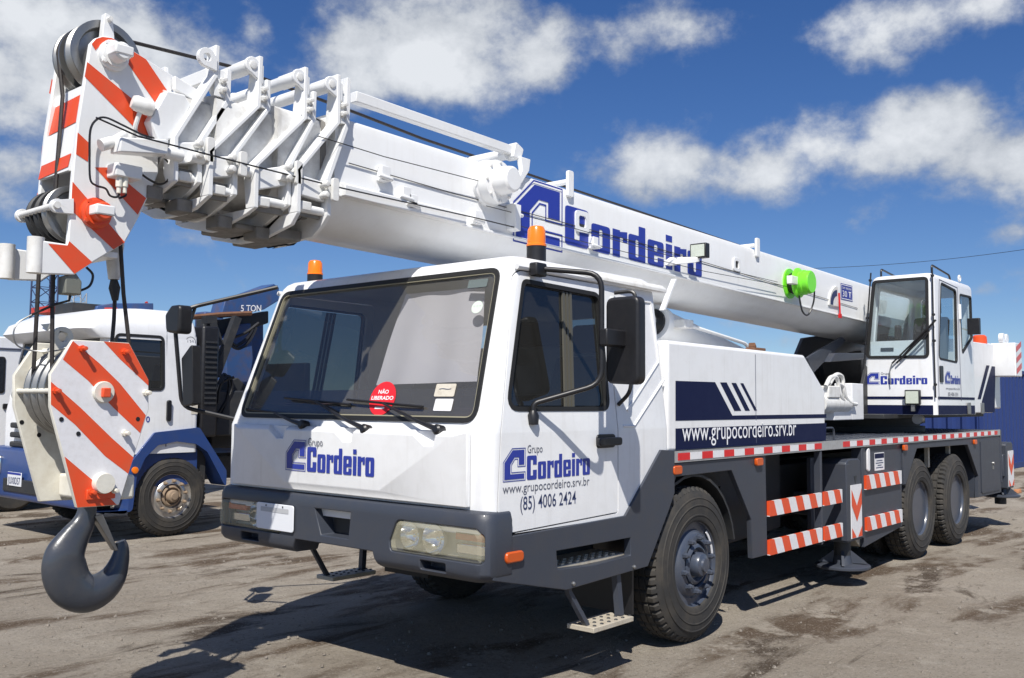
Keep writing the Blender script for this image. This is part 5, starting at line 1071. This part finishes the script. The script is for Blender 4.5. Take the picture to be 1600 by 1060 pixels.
# white valves and hoses in front of the operator's cab
V0 = lambda px, py, y: P(px, py, y=y)
q = MB(); a = V0(1288, 603, .55); c = V0(1306, 622, .55); q.box(a.x, c.x, .5, .72, c.z, a.z); vb = q.build('valve_block', CAST, CR, .01)
q = MB(); a = V0(1300, 640, .55); q.tube([(a.x-.25, .6, a.z+.06), (a.x+.45, .6, a.z+.06)], .10, 18); q.build('swing_motor', CAST, CR)
q = MB(); a = V0(1325, 650, .6); c = V0(1342, 600, .6); q.box(a.x, c.x, .55, .75, 1.5, c.z); q.box(a.x-.5, a.x, .55, .8, 1.5, 1.62); q.build('white_pedestal', WHITE, CR, .008)
for pts in ([(1296, 600), (1306, 586), (1316, 590), (1318, 612), (1326, 628), (1338, 632)], [(1290, 604), (1298, 590), (1308, 592), (1312, 616), (1318, 626)], [(1310, 600), (1318, 606), (1322, 622), (1330, 632)]):
    q = MB(); q.tube(spline([V0(a, c, .52) for a, c in pts], 6), .022, 8); q.build('hydraulic_hose', CAST, CR)

# ------------------------------------------------------------------ operator's cab
def oc_ring(z, ins=0, n=5):
    k = (z-1.6)/1.6; x0, x1, y0, y1 = 5.36+.02*k+ins, 6.97-ins, -.035+.012*k+ins, .832-.15*k-ins; r = .055; out = []
    for cx, cy, a0 in ((x0+r, y0+r, pi), (x1-r, y0+r, 1.5*pi), (x1-r, y1-r, 0), (x0+r, y1-r, .5*pi)):
        for i in range(n+1):
            t = a0+i*pi/2/n; out.append(Vector((cx+r*cos(t), cy+r*sin(t), z)))
    return out
oo = shell([(1.555, 0), (2.2, 0), (3.12, 0), (3.16, .008), (3.185, .03), (3.195, .06)], oc_ring); oi = shell([(1.60, .04), (3.12, .04), (3.15, .06)], oc_ring)
OF = rpoly([(.045, 2.215), (.750, 2.225), (.660, 3.135), (.04, 3.135)], .05, 5)
OS1 = rpoly([(5.50, 2.20), (6.22, 2.18), (6.26, 3.06), (5.66, 3.10)], .06, 4); OS2 = rpoly([(6.43, 2.29), (6.90, 2.52), (6.90, 3.04), (6.40, 3.03)], .04, 4)
OB = rr(.10, 2.35, .60, 3.05, .05); OTF = rr(5.6, 2.3, 6.8, 3.05, .06)
ob = boolean(oo, [oi, pr(OF, 'x', 5.2, 5.55), pr(OS1, 'y', -.3, .2), pr(OS2, 'y', -.3, .2), pr(OB, 'x', 6.8, 7.2), pr(OTF, 'y', .5, .95)]); ob.materials.clear(); ob.materials.append(WHITE)
OC = put('operator_cab', ob, CR)
def frame_ring(lp, fn, o_, i_, d0, d1, m, nm):
    q = MB(); rings = [[Vector(fn(a, c, d)) for a, c in offs(lp, k)] for k, d in ((o_, d0), (o_, d1), (i_, d1), (i_, d0))]; q.loft(rings+[rings[0]], cap=False, smooth=False); return q.build(nm, m, OC)
ofn = lambda y, z, d: (5.36+.02*(z-1.6)/1.6+d, y, z); osn = lambda x, z, d: (x, -.035+.012*(z-1.6)/1.6+d, z)
frame_ring(OF, ofn, .012, -.022, -.008, .02, RUB, 'window_seal'); q = MB(); q.sheet([offs(OF, -.01)], lambda y, z: ofn(y, z, .010)); q.build('windscreen', GLASSC, OC)
for lp in (OS1, OS2): frame_ring(lp, osn, .008, -.014, -.004, .02, RUB, 'window_seal'); q = MB(); q.sheet([offs(lp, -.01)], lambda x, z: osn(x, z, .010)); q.build('side_window_pane', GLASSC, OC)
q = MB(); q.sheet([OB], lambda y, z: (6.95, y, z)); q.build('rear_window_pane', GLASSC, OC)
q = MB(); q.sheet([OTF], lambda x, z: (x, .832-.15*(z-1.6)/1.6-.02, z)); q.build('side_window_pane', GLASSC, OC)
# inside: seat, levers, lower white board
q = MB(); q.box(5.9, 6.35, .12, .58, 1.95, 2.1); q.prism([(6.3, 2.08), (6.45, 2.08), (6.6, 2.75), (6.5, 2.78)], 'y', .14, .56); q.build('seat', SEATM, OC, .04, 3)
q = MB(); q.box(6.52, 6.60, .24, .46, 2.80, 2.98); q.build('headrest', SEATM, OC, .03)
q = MB(); q.box(5.42, 5.45, .06, .72, 2.2, 2.42); q.build('lower_board', WHITE, OC); q = MB(); q.box(5.413, 5.42, .45, .60, 2.30, 2.34); q.build('board_vent', DARK, OC)
for y in (.12, .6): q = MB(); q.tube([(5.75, y, 1.9), (5.72, y, 2.35)], .012, 6); q.lathe([(0, -.02), (.02, 0), (0, .02)], (5.72, y, 2.36), 'z', 10); q.build('control_lever', BLACK, OC)
q = MB(); q.prism(rr(5.60, 2.20, 5.72, 2.62, .03), 'y', .45, .5); q.build('display_unit', BLACK, OC, .01)
# door seams, hinge strips
for l in ([(5.46, 1.72), (5.46, 2.18), (5.60, 3.13), (6.31, 3.10), (6.33, 1.72)],):
    q = MB(); q.tube([osn(x, z, -.0005) for x, z in l], .005, 5); q.build('door_seam', TXTG, OC)
q = MB(); q.prism(rr(5.50, 1.93, 5.62, 2.12, .02), 'y', -.045, -.030); q.build('door_handle_recess', BLACK, OC, .003)
q = MB(); q.tube([osn(6.36, 2.9, -.01), osn(6.36, 2.72, -.01)], .016, 8); q.build('door_hinge', WHITE, OC)
# navy bands around the foot of the cab
for z0, z1, m_ in ((1.735, 1.765, NAVY), (1.558, 1.665, NAVY)):
    for fn, U, lp in ((None, -Y, rr(-.70, z0, .02, z1, .0)),): decal('navy_band', [[(-.79, z0), (.0, z0), (.0, z1), (-.79, z1)]], (5.358, 0, 0), -Y, Z, m_, OC, .002)
    decal('navy_band', [[(5.42, z0), (6.90, z0), (6.90, z1), (5.42, z1)]], (0, -.0355, 0), X, Z, m_, OC, .002)
# logos
xf = 5.3645
cmark((xf, .775, 1.905), -Y, Z, .17, .14, OC, BLUEL, .002); wordmark((xf, .59, 1.905), -Y, Z, .10, .53, OC, BLUEL, .002); text('logo_small_text', 'Grupo', (xf, .585, 2.02), -Y, Z, .03, .10, TXTG, OC)
cmark((5.70, -.033, 1.92), X, Z, .20, .14, OC, BLUEL, .003); wordmark((5.92, -.033, 1.92), X, Z, .10, .38, OC, BLUEL, .003); text('web_address', 'www.grupocordeiro.srv.br', (5.72, -.033, 1.85), X, Z, .03, .56, TXTG, OC, 0, .003); text('phone_number', '(85) 4006 2424', (5.80, -.033, 1.775), X, Z, .045, .40, TXTG, OC, 0, .003)
# wipers on the front, wiper motor
a = P(1394, 568, x=5.33); c = P(1452, 510, x=5.33); q = MB(); q.tube([a, c], .010, 6); q.tube([a+Vector((0, -.05, 0)), c+Vector((0, .0, -.05))], .010, 6); w = q.build('wiper_arm', BLACK, OC)
q = MB(); q.tube([P(1408, 560, x=5.345), P(1462, 500, x=5.345)], .012, 6); q.build('wiper_blade', BLACK, OC)
q = MB(); q.tube(spline([a, a+Vector((0, .03, -.1)), a+Vector((0, .02, -.25))], 4), .007, 6); q.build('washer_hose', STEEL, OC)
# thin vertical tubes at the front corners, roof rails
for y, yt in ((.82, .68), (-.03, -.02)):
    q = MB(); q.tube([(5.35, y, 1.75), (5.345, (y+yt)/2, 2.4), (5.365, yt, 3.24)], .009, 6); q.build('corner_tube', BLACK, OC)
    for z in (1.9, 2.4, 2.7, 3.15):
        q = MB(); q.lathe([(0, -.02), (.02, -.01), (.02, .01), (0, .02)], (5.35+.01*(z-1.75), y+(yt-y)*(z-1.75)/1.5, z), 'z', 8); q.build('tube_clip', BLACK, OC)
for y in (.60, .02):
    q = MB(); q.tube(bent([(5.48, y, 3.16), (5.48, y, 3.29), (6.15, y, 3.24), (6.2, y, 3.16)], .04), .012, 8); q.build('roof_rail', BLACK, OC)
q = MB(); n = 14; c = Vector((6.5, .0, 3.235)); rg = [c+.035*(cos(2*pi*k/n)*X+sin(2*pi*k/n)*Z) for k in range(n)]; q.tube(rg+[rg[0]], .012, 6, caps=False); q.build('lifting_ring', WHITE, OC)
# work light under the front edge
a = P(1425, 621, x=5.28); q = MB(); q.box(a.x, a.x+.06, a.y-.085, a.y+.085, a.z-.085, a.z+.085); o = q.build('work_light', BLACK, OC, .01)
q = MB(); q.box(a.x-.006, a.x+.001, a.y-.07, a.y+.07, a.z-.07, a.z+.07); q.build('work_light_lens', LEDM, o); q = MB(); q.box(a.x+.02, a.x+.09, a.y-.02, a.y+.02, a.z-.16, a.z-.08); q.build('work_light_bracket', STEEL, o)
q = MB(); c = P(1435, 655, x=5.5); q.lathe([(.06, -.04), (.06, .04)], c, 'x', 16); q.build('horn', STEEL, OC)
q = MB(); a = P(1524, 510, y=-.15); q.box(a.x-.02, a.x+.05, -.20, -.06, a.z-.10, a.z+.10); q.tube([(a.x, -.1, a.z), (6.95, .02, a.z-.05)], .012, 6); q.build('cab_mirror', BLACK, OC, .01)
for x in (6.55, 7.15):
    q = MB(); q.box(x, x+.13, -.052, -.038, 1.56, 1.70); q.build('step_bracket', STEEL, OC, .004)
# side cover and counterweight
pts = XZ([(1523.5, 541), (1562, 541), (1558, 645), (1523.5, 645)], .06); pts = [(6.99, 2.53), (9.18, 2.56), (9.05, 1.56), (6.99, 1.56)]
q = MB(); q.prism(pts, 'y', .28, .60); SCV = q.build('slewing_side_cover', WHITE, CR, .015, 3)
f5 = lambda a, c: (1260+a/3.5325, 380+c/3.5325)
xz = lambda l: XZ([f5(*p) for p in l], .03)
xz = lambda l: XZ([f5(*p) for p in l], .28)
decal('navy_wedge', [xz([(1022, 680), (1043, 682), (1038, 935), (962, 935), (968, 872)])], (0, .28, 0), X, Z, NAVY, SCV, .003)
decal('navy_stripe', [xz([(992, 675), (1010, 676), (962, 862), (944, 862)])], (0, .28, 0), X, Z, NAVY, SCV, .003)
q = MB(); q.prism(rpoly([(9.20, 2.09), (9.56, 2.09), (9.56, 2.58), (9.20, 2.58)], .02), 'y', .0, .34); CW = q.build('counterweight_end', WHITE, CR, .012)
q = MB(); q.box(9.20, 9.74, .34, 2.16, 1.62, 2.58); q.build('counterweight', WHITE, CR, .02, 3); q = MB(); q.box(9.20, 9.56, 2.16, 2.495, 2.09, 2.58); q.build('counterweight_end', WHITE, CR, .012)
for i in range(3): x0 = 9.20+.0*i; decal('red_stripe', [[(9.24, 2.12+.16*i), (9.54, 2.22+.16*i), (9.54, 2.30+.16*i), (9.24, 2.20+.16*i)]], (0, .0, 0), X, Z, mat('faded_red', (.60, .13, .13), .5), CW, .003)
q = MB(); q.lathe([(.10, 2.56), (.10, 2.60), (.095, 2.66), (.07, 2.685), (0, 2.685)], (8.9, .4, 0), 'z', 20); q.build('beacon_lens', mat('red_beacon', (.72, .08, .02), .3), CR)
for x in (9.30, 9.50): q = MB(); q.lathe([(.02, -.03), (.075, -.03), (.075, .03), (.02, .03)], (x, .2, 2.655), (0, 1, 0), 18); q.build('rope_roller', WHITE, CR)

# ------------------------------------------------------------------ background vehicles
def bg_truck():
    T = empty('tipper_truck', (1.5, 8.65, 0), 'white truck with dark blue bumper and blue loader crane behind hook block', 'truck')
    y0, y1 = 7.42, 9.92; fy = lambda y: y
    def ring(z, ins=0):
        x0 = -.80 if z < 1.5 else -.80+.18*(z-1.5); x1, ya, yb, r, n = .58-ins, y0+.0+(.06*(z-1.6) if z > 1.6 else 0)+ins, y1-(.06*(z-1.6) if z > 1.6 else 0)-ins, .16, 5; x0 += ins; out = []
        for cx, cy, a0 in ((x0+r, ya+r, pi), (x1-r*.4, ya+r*.4, 1.5*pi), (x1-r*.4, yb-r*.4, 0), (x0+r, yb-r, .5*pi)):
            rr_ = r if cx < 0 else r*.4
            for i in range(n+1):
                t = a0+i*pi/2/n; out.append(Vector((cx+rr_*cos(t), cy+rr_*sin(t), z)))
        return out
    a = shell([(1.02, 0), (1.5, 0), (2.46, 0), (2.55, .02), (2.62, .08), (2.65, .2)], ring); i_ = shell([(1.1, .05), (2.46, .05), (2.55, .1)], ring)
    ws = rpoly([(y0+.12, 1.68), (y1-.12, 1.68), (y1-.2, 2.50), (y0+.2, 2.50)], .06); sw = rpoly([(-.60, 1.80), (.09, 1.80), (.09, 2.44), (-.50, 2.44)], .06)
    c = boolean(a, [i_, pr(ws, 'x', -1.4, -.35), pr(sw, 'y', y0-.3, y0+.3), pr(sw, 'y', y1-.3, y1+.3)]); c.materials.clear(); c.materials.append(WHITE); cab = put('cab', c, T)
    q = MB(); q.sheet([ws], lambda y, z: (-.80+.18*(z-1.5)+.02, y, z)); q.build('windscreen', GLASSD, cab)
    for yy, s in ((y0, 1), (y1, -1)): q = MB(); q.sheet([sw], lambda x, z: (x, yy+s*(.06*(z-1.6)+.02), z)); q.build('window_pane', GLASSD, cab)
    q = MB(); rings = [[Vector((x, y0+.06*(z-1.6)+d, z)) for x, z in offs(sw, k)] for k, d in ((.02, -.004), (.02, .02), (-.015, .02), (-.015, -.004))]; q.loft(rings+[rings[0]], cap=False, smooth=False); q.build('window_seal', RUB, cab)
    q = MB(); q.box(-.72, -.45, y0+.2, y1-.2, 1.2, 1.7); q.build('dashboard', DASH, cab); 
    for yc in (y0+.6, y1-.6): q = MB(); q.box(-.1, .45, yc-.25, yc+.25, 1.2, 1.4); q.prism([(.28, 1.3), (.45, 1.3), (.5, 2.1), (.4, 2.15)], 'y', yc-.22, yc+.22); q.build('seat', SEATM, cab, .03)
    # roof fairing with its overhanging visor
    q = MB(); lv = []
    for z, x0, ins in ((2.40, -.78, 0), (2.50, -.92, 0), (2.62, -.86, .03), (2.75, -.60, .10), (2.79, -.25, .2)):
        ya, yb, x1, r, n = y0+.05+ins, y1-.05-ins, .56-ins*.5, .22, 5; out = []
        for cx, cy, a0 in ((x0+r, ya+r, pi), (x1-.05, ya+.05, 1.5*pi), (x1-.05, yb-.05, 0), (x0+r, yb-r, .5*pi)):
            rr_ = r if a0 in (pi, .5*pi) else .05
            for i in range(n+1): t = a0+i*pi/2/n; out.append(Vector((cx+rr_*cos(t), cy+rr_*sin(t), z)))
        lv.append(out)
    q.loft(lv); q.build('roof_fairing', WHITE, T)
    q = MB(); a = P(122, 500, y=8.3); q.prism([(8.55, 2.585), (8.30, 2.585), (8.36, 2.50)], 'x', -.93, -.88); q.build('fairing_emblem', STEEL, T)
    # door seam, handle, number
    for l in ([(.14, 1.1), (.14, 2.55)],): q = MB(); q.tube([(x, y0+(.06*(z-1.6) if z > 1.6 else 0), z) for x, z in l], .006, 5); q.build('door_seam', TXTG, cab)
    a = P(263, 642, y=y0); q = MB(); q.prism(rr(a.x-.03, a.z-.13, a.x+.03, a.z+.13, .028), 'y', y0-.03, y0); q.build('door_handle', BLACK, cab, .006)
    a = P(298, 535, y=y0+.05); q = MB(); q.sheet([[(a.x+.07*cos(2*pi*k/24), a.z+.07*sin(2*pi*k/24)) for k in range(24)], [(a.x+.062*cos(2*pi*k/24), a.z+.062*sin(2*pi*k/24)) for k in range(24)]], lambda x, z: (x, y0+.05, z)); q.build('number_ring', TXTG, cab)
    text('fleet_number', '130', (a.x-.045, y0+.05, a.z-.025), X, Z, .05, .09, TXTG, cab)
    a = P(303, 600, y=y0); decal('blue_mark', [rr(a.x-.02, a.z-.05, a.x+.02, a.z+.05, .0)], (0, y0, 0), X, Z, BLUEL, cab, .004)
    for i in range(3): a = P(290+3*i, 611+7*i, y=y0); decal('small_print', [rr(a.x-.02, a.z-.01, a.x+.14-.03*i, a.z+.006, .0)], (0, y0, 0), X, Z, TXTG, cab, .004)
    a = P(303, 640, y=y0); decal('paper_label', [rr(a.x-.04, a.z-.06, a.x+.05, a.z+.06, .01)], (0, y0, 0), X, Z, PAPER, cab, .004)
    text('side_lettering', '0', (P(228, 655, y=y0).x, y0-.001, P(228, 660, y=y0).z), X, Z, .07, .05, BLUEL, cab, .02)
    # bumper and grille
    q = MB(); q.prism(rpoly([(-.98, .42), (-.70, .42), (-.50, .98), (-.60, 1.08), (-.92, 1.05)], .06, 3), 'y', y0, y1); BP = q.build('bumper', BLUET, T, .03, 3)
    for i in range(3): q = MB(); q.box(-.875, -.80, y0+.45, y1-.45, 1.06+.12*i, 1.13+.12*i); q.build('grille_bar', DARK, T, .02)
    q = MB(); q.box(-.99, -.92, y0+.5, y1-.6, .52, .68); q.build('bumper_opening', DARK, BP, .01)
    a = P(22, 749, x=-1.0); q = MB(); q.box(-1.0, -.99, a.y-.20, a.y+.20, a.z-.085, a.z+.085); np_ = q.build('number_plate', PLATEW, BP, .004)
    decal('plate_band', [[(-.195, .055), (.195, .055), (.195, .082), (-.195, .082)]], (-1.0, a.y, a.z), -Y, Z, BLUEL, np_, .002); text('plate_text', 'JUX0D57', (-1.0, a.y+.175, a.z-.06), -Y, Z, .085, .35, TXT, np_, .01)
    for yy in (y0+.25, y1-.25): q = MB(); q.prism(rr(yy-.2, .72, yy+.2, .95, .05), 'x', -.985, -.9); q.build('headlight', CHROME, BP, .02)
    q = MB(); q.prism(rpoly(XZ([(130, 800), (197, 803), (205, 720), (240, 676), (310, 668), (352, 735), (352, 765), (340, 740), (322, 706), (305, 694), (275, 690), (245, 696), (225, 716), (212, 745), (205, 800)], y0), .06), 'y', y0-.03, y0+.30); q.build('wheel_arch', BLUET, T, .02)
    q = MB(); q.box(-.7, .6, y0+.05, y0+.09, .62, 1.05); q.build('entry_panel', BLUET, T)
    a = P(211, 735, y=y0-.04); q = MB(); q.lathe([(.04, 0), (.04, -.02), (0, -.03)], (a.x, y0-.03, a.z), 'y', 14); q.build('side_marker_lamp', AMBER, T)
    # wheels
    wx, rw = .255, .49; sc = rw/RW; me2 = {}
    for k in ('tyre', 'rrim', 'frim', 'fhub', 'rhub', 'hole'): me2[k] = ME[k].copy(); me2[k].transform(Matrix.Diagonal((sc, 1, sc, 1)))
    al = mat('alloy_rim', (.60, .58, .55), .3, metal=.8, dirt=.3); rustn = mat('dusty_hub', (.26, .19, .13), .8, dirt=.5)
    me2['frim'].materials.clear(); me2['frim'].materials.append(al); me2['fhub'].materials.clear(); me2['fhub'].materials.append(rustn); me2['nut'] = nut_mesh(rustn)
    wheel(wx, y0+.02, 0, False, T, me2, rw); wheel(wx, y1-.02, 1, False, T, me2, rw)
    for x in (4.2, 5.5): wheel(x, y0+.02, 0, True, T, me2, rw); wheel(x, y1-.02, 1, True, T, me2, rw)
    q = MB(); q.box(-.9, 8, y0+.75, y0+.9, .6, .9); q.box(-.9, 8, y1-.9, y1-.75, .6, .9); q.build('chassis_rail', DARK, T)
    q = MB(); q.box(.45, .75, y0+.1, y1-.1, .62, 1.1); q.build('engine_block', DARK, T)
    # dark air stack with louvres behind the cab
    q = MB(); q.box(.62, .86, y0+.02, y0+.40, 1.2, 2.62); stk = q.build('air_intake_stack', BLACK, T, .03)
    for i in range(13): q = MB(); q.box(.66, .82, y0+.005, y0+.02, 1.62+.065*i, 1.645+.065*i); q.build('louvre', STEEL if 0 else DARK, stk)
    # flat bed and loader crane
    q = MB(); q.box(2.2, 8.2, y0, y1, 1.05, 1.25); q.box(2.2, 2.3, y0, y1, 1.25, 2.2); q.build('flat_bed', DARK, T, .01)
    q = MB(); q.box(1.05, 1.75, y0+.7, y0+1.5, .95, 1.6); q.build('loader_base', BLUEC, T, .02)
    q = MB(); q.hexa([(1.2, y0+.9, 1.6), (1.55, y0+.9, 1.6), (1.55, y0+1.25, 1.6), (1.2, y0+1.25, 1.6)], [(1.2, y0+.95, 2.9), (1.5, y0+.95, 2.9), (1.5, y0+1.2, 2.9), (1.2, y0+1.2, 2.9)]); q.build('loader_mast', BLUEC, T, .02)
    pts = XZ([(343, 492), (350, 466), (355, 470), (425, 444), (433, 450), (433, 470), (410, 484), (360, 496)], 8.0); q = MB(); q.prism(pts, 'y', 7.95, 8.25); lb = q.build('loader_jib', BLUEC, T, .01)
    a = P(376, 487, y=7.95); text('jib_lettering', '5 TON', (a.x, 7.95, a.z), BU*0+Vector((.98, 0, .08)).normalized(), Z, .09, P(408, 480, y=7.95).x-a.x, TXTW, lb, .01, .004)
    for l, ya, yb, m_, nm in (([(352, 530), (372, 508), (392, 505), (396, 560), (384, 650), (356, 655)], 8.15, 8.55, BLUEC, 'loader_column'), ([(330, 660), (345, 600), (372, 590), (392, 610), (388, 700), (330, 700)], 8.0, 8.6, DARK, 'pump_unit'), ([(318, 498), (345, 500), (420, 486), (420, 505), (372, 522), (340, 560), (318, 560)], 8.3, 8.5, DARK, 'stowed_arm'), ([(392, 520), (412, 500), (412, 640), (392, 640)], 8.5, 8.8, BLUEC, 'loader_arm')):
        q = MB(); q.prism(XZ(l, ya), 'y', ya, yb); q.build(nm, m_, T, .015)
    q = MB(); q.tube([P(300, 496, y=7.7), P(345, 492, y=7.7), P(392, 490, y=7.7)], .035, 6); q.build('rusty_beam', RUST, T)
    for l in ([(336, 588), (370, 496)], [(318, 500), (336, 500)], [(330, 505), (342, 540)]): q = MB(); q.tube([P(a, c, y=7.6) for a, c in l], .07, 4); q.build('support_strut', DARK, T)
    for l in ([(395, 515), (385, 530), (370, 540), (362, 535)], [(400, 512), (388, 535), (372, 545), (358, 538)], [(346, 600), (350, 590), (360, 590), (362, 610), (345, 640), (340, 650)], [(342, 600), (350, 585), (358, 600), (350, 640), (338, 655)], [(365, 590), (345, 600), (340, 630)], [(404, 505), (384, 520), (364, 528)]):
        q = MB(); q.tube(spline([P(a, c, y=7.7) for a, c in l], 5), .022, 6); q.build('hydraulic_hose', BLACK, T)
    q = MB(); a = P(350, 640, y=7.75); q.box(a.x-.15, a.x+.35, 7.7, 8.2, a.z-.35, a.z+.25); q.build('valve_bank', DARK, T, .02)
    for l, m_, nm in (([(148, 492), (152, 478), (178, 474), (240, 474), (240, 494)], BLUEC, 'stowed_blue_box'), ([(163, 492), (163, 481), (183, 481), (183, 492)], REDP, 'red_panel')):
        pts = XZ(l, 8.6); q = MB(); q.prism(pts, 'y', 8.6 if m_ is BLUEC else 8.59, 9.2 if m_ is BLUEC else 8.60); q.build(nm, m_, T, .01)
    q = MB(); q.box(-.5, .35, 8.65, 9.15, 2.70, 2.90); q.build('box_stand', DARK, T)
    q = MB(); q.tube([P(228, 472, y=8.7), P(238, 490, y=8.7), P(243, 498, y=8.7)], .02, 6); q.build('red_hose', REDP, T)
    return T
BT = bg_truck()
def left_van():
    T = empty('parked_van', (-.4, 12.6, 0), 'white vehicle cut off by the left picture edge behind the hook block', 'truck')
    y0, y1 = 11.6, 13.9
    side = rpoly([(-2.55, .9), (3.0, .9), (3.0, 2.60), (-1.9, 2.60), (-2.15, 2.50), (-2.35, 1.72)], [.05, .05, .05, .1, .1, .05], 4)
    q = MB(); q.prism(side, 'y', y0, y1); b_ = q.build('body', WHITE, T, .05, 3)
    for x0, x1 in ((-2.0, -1.3), (-1.2, -.12)):
        lp = rr(x0, 1.75, x1, 2.3, .05); q = MB(); q.prism(lp, 'y', y0-.012, y0+.02); w = q.build('side_window', RUB, b_, .004); q = MB(); q.prism(offs(lp, -.025), 'y', y0-.016, y0-.0125); q.build('window_pane', mat('van_dark_glass', (.012, .015, .02), .06), w)
    q = MB(); q.prism(rr(-.14, 1.52, .02, 1.60, .02), 'y', y0-.03, y0); q.build('door_handle', BLACK, b_, .004)
    q = MB(); q.tube([(-2.1, y0-.004, 2.42), (2.9, y0-.004, 2.42)], .015, 6); q.build('roof_seam', TXTG, b_)
    q = MB(); q.prism(rpoly([(-2.62, .5), (3.05, .5), (3.05, .98), (-2.62, .98)], .06), 'y', y0-.01, y1+.01); q.build('lower_body', mat('slate_bumper', (.12, .15, .22), .5), T, .03)
    for x in (-1.6, .05):
        for y, s in ((y0-.03, 0), (y1+.03, 1)):
            q = MB(); q.lathe([(0, 0), (.2, 0), (.22, -.01), (.36, -.005), (.40, .03), (.40, .2), (0, .2)], (x, y if s == 0 else y, .40), (0, 1 if s == 0 else -1, 0), 28); q.build('wheel', TYRE, T)
left_van()
# lattice masts far behind
def mast(name, label, px, pyt, pyb, wpx, D, m, n, top=None):
    d = ray(px, pyb); d = d/math.hypot(d.x, d.y); base = CAM+d*D; base.z = 0
    topz = CAM.z+ray(px, pyt).z/math.hypot(ray(px, pyt).x, ray(px, pyt).y)*D
    w = wpx/FPX*D/2*1.05
    T = empty(name, base, label, 'lattice mast'); r = w*.09
    C4 = [(sx, sy) for sx in (-w, w) for sy in (-w, w)]
    k0 = 0.0
    for sx, sy in C4: q = MB(); q.tube([base+Vector((sx, sy, k0)), base+Vector((sx*.85, sy*.85, topz))], r, 5); q.build('chord', m, T)
    hs = topz/n; side = [(0, 1), (1, 3), (3, 2), (2, 0)]
    for i in range(n):
        for k, (a, b_) in enumerate(side):
            f0 = 1-.15*i/n; f1 = 1-.15*(i+1)/n; A_ = base+Vector((C4[a][0]*f0, C4[a][1]*f0, hs*i)); B2 = base+Vector((C4[b_][0]*f1, C4[b_][1]*f1, hs*(i+1))); C2 = base+Vector((C4[b_][0]*f0, C4[b_][1]*f0, hs*i))
            q = MB(); q.tube([A_, B2], r*.55, 4, caps=False); q.build('diagonal', m, T)
            q = MB(); q.tube([A_, C2], r*.5, 4, caps=False); q.build('strut', m, T)
    return T, base, topz, w
T1, bs, tz, w = mast('lattice_mast', 'dark blue lattice crane mast rising behind the boom tip, leftmost', 63, 335, 620, 27, 34, LATT, 16)
zz = CAM.z+ray(70, 487).z/math.hypot(ray(70, 487).x, ray(70, 487).y)*34
q = MB(); q.box(bs.x-.3, bs.x+1.0, bs.y-1.0, bs.y+.2, zz-.1, zz+.1); q.build('red_crossbar', REDP, T1)
mast('lattice_tower', 'pale grey lattice tower far off above the white truck roof', 115, 458, 622, 20, 70, LATG, 14)
# blue corrugated container at the right
def container():
    y0, x0 = 2.95, 19.0; L_, W_, H_ = 12.2, 2.45, 2.62
    T = empty('shipping_container', (x0+6, y0+W_/2, 0), 'blue corrugated steel container behind the crane tail at right', 'container')
    def corr(n, amp, length):
        pts = []; p = length/n
        for i in range(n):
            s = i*p; pts += [(s, 0), (s+p*.30, 0), (s+p*.5, amp), (s+p*.80, amp)]
        return pts+[(length, 0)]
    x1 = x0+L_
    def wall(nm, fn, length, n):
        q = MB(); c = corr(n, .07, length); vs = [fn(s, d, z) for z in (.14, H_-.08) for s, d in c]; k = len(c); q.faces(vs, [(i, i+1, k+i+1, k+i) for i in range(k-1)]); q.build(nm, CONT, T, ang=0)
    wall('end_wall', lambda s, d, z: (x0+.02+d, y0+.05+s, z), W_-.1, 7); wall('side_wall', lambda s, d, z: (x0+.05+s, y0+.02+d, z), L_-.1, 34)
    wall('side_wall', lambda s, d, z: (x0+.05+s, y0+W_-.02-d, z), L_-.1, 34)
    for z0, z1 in ((.0, .16), (H_-.1, H_)):
        for a in ((x0, x1, y0, y0+.07), (x0, x1, y0+W_-.07, y0+W_)): q = MB(); q.box(*a, z0, z1); q.build('frame_rail', CONT, T, .008)
        for a in ((x0, x0+.07, y0+.075, y0+W_-.075), (x1-.07, x1, y0+.075, y0+W_-.075)): q = MB(); q.box(*a, z0+.002, z1-.002); q.build('frame_rail', CONT, T, .008)
    for x in (x0-.004, x1-.10):
        for y in (y0-.004, y0+W_-.10): q = MB(); q.box(x, x+.104, y, y+.104, .001, H_+.004); q.build('corner_post', CONT, T, .008)
    q = MB(); q.box(x0+.08, x1-.08, y0+.08, y0+W_-.08, H_-.05, H_-.02); q.build('roof_sheet', CONT, T)
    q = MB(); q.box(x1-.06, x1-.03, y0+.08, y0+W_-.08, .15, H_-.1); q.build('door_leaf', CONT, T)
container()
q = MB(); A = P(1250, 418, y=30); B_ = P(1700, 371, y=10)
A = CAM+ray(1235, 421)*60; B_ = CAM+ray(1760, 366)*45; n = 20
q.tube([A.lerp(B_, i/n)-Z*(.35*sin(pi*i/n)) for i in range(n+1)], .013, 5); tag(q.build('overhead_wire', BLACK), 'thin dark overhead wire crossing the sky above the operator cab', 'wire')
for nm, px, py, s in (('broken_brick', 1590, 768, .10), ('wood_scrap', 1575, 757, .12)):
    p = P(px, py, z=.03); q = MB(); q.hexa([p+Vector((-s, -s*.4, -.03)), p+Vector((s, -s*.5, -.03)), p+Vector((s*.9, s*.4, -.03)), p+Vector((-s, s*.5, -.03))], [p+Vector((-s*.9, -s*.3, .02)), p+Vector((s*.9, -s*.4, .05)), p+Vector((s*.8, s*.3, .03)), p+Vector((-s*.9, s*.4, .05))])
    tag(q.build(nm, mat(nm, (.42, .18, .08) if 'brick' in nm else (.34, .22, .13), .9), None, .008), 'broken orange brick on the ground near the right edge' if 'brick' in nm else 'brown scrap of wood on the ground beside the crane tail', 'debris')
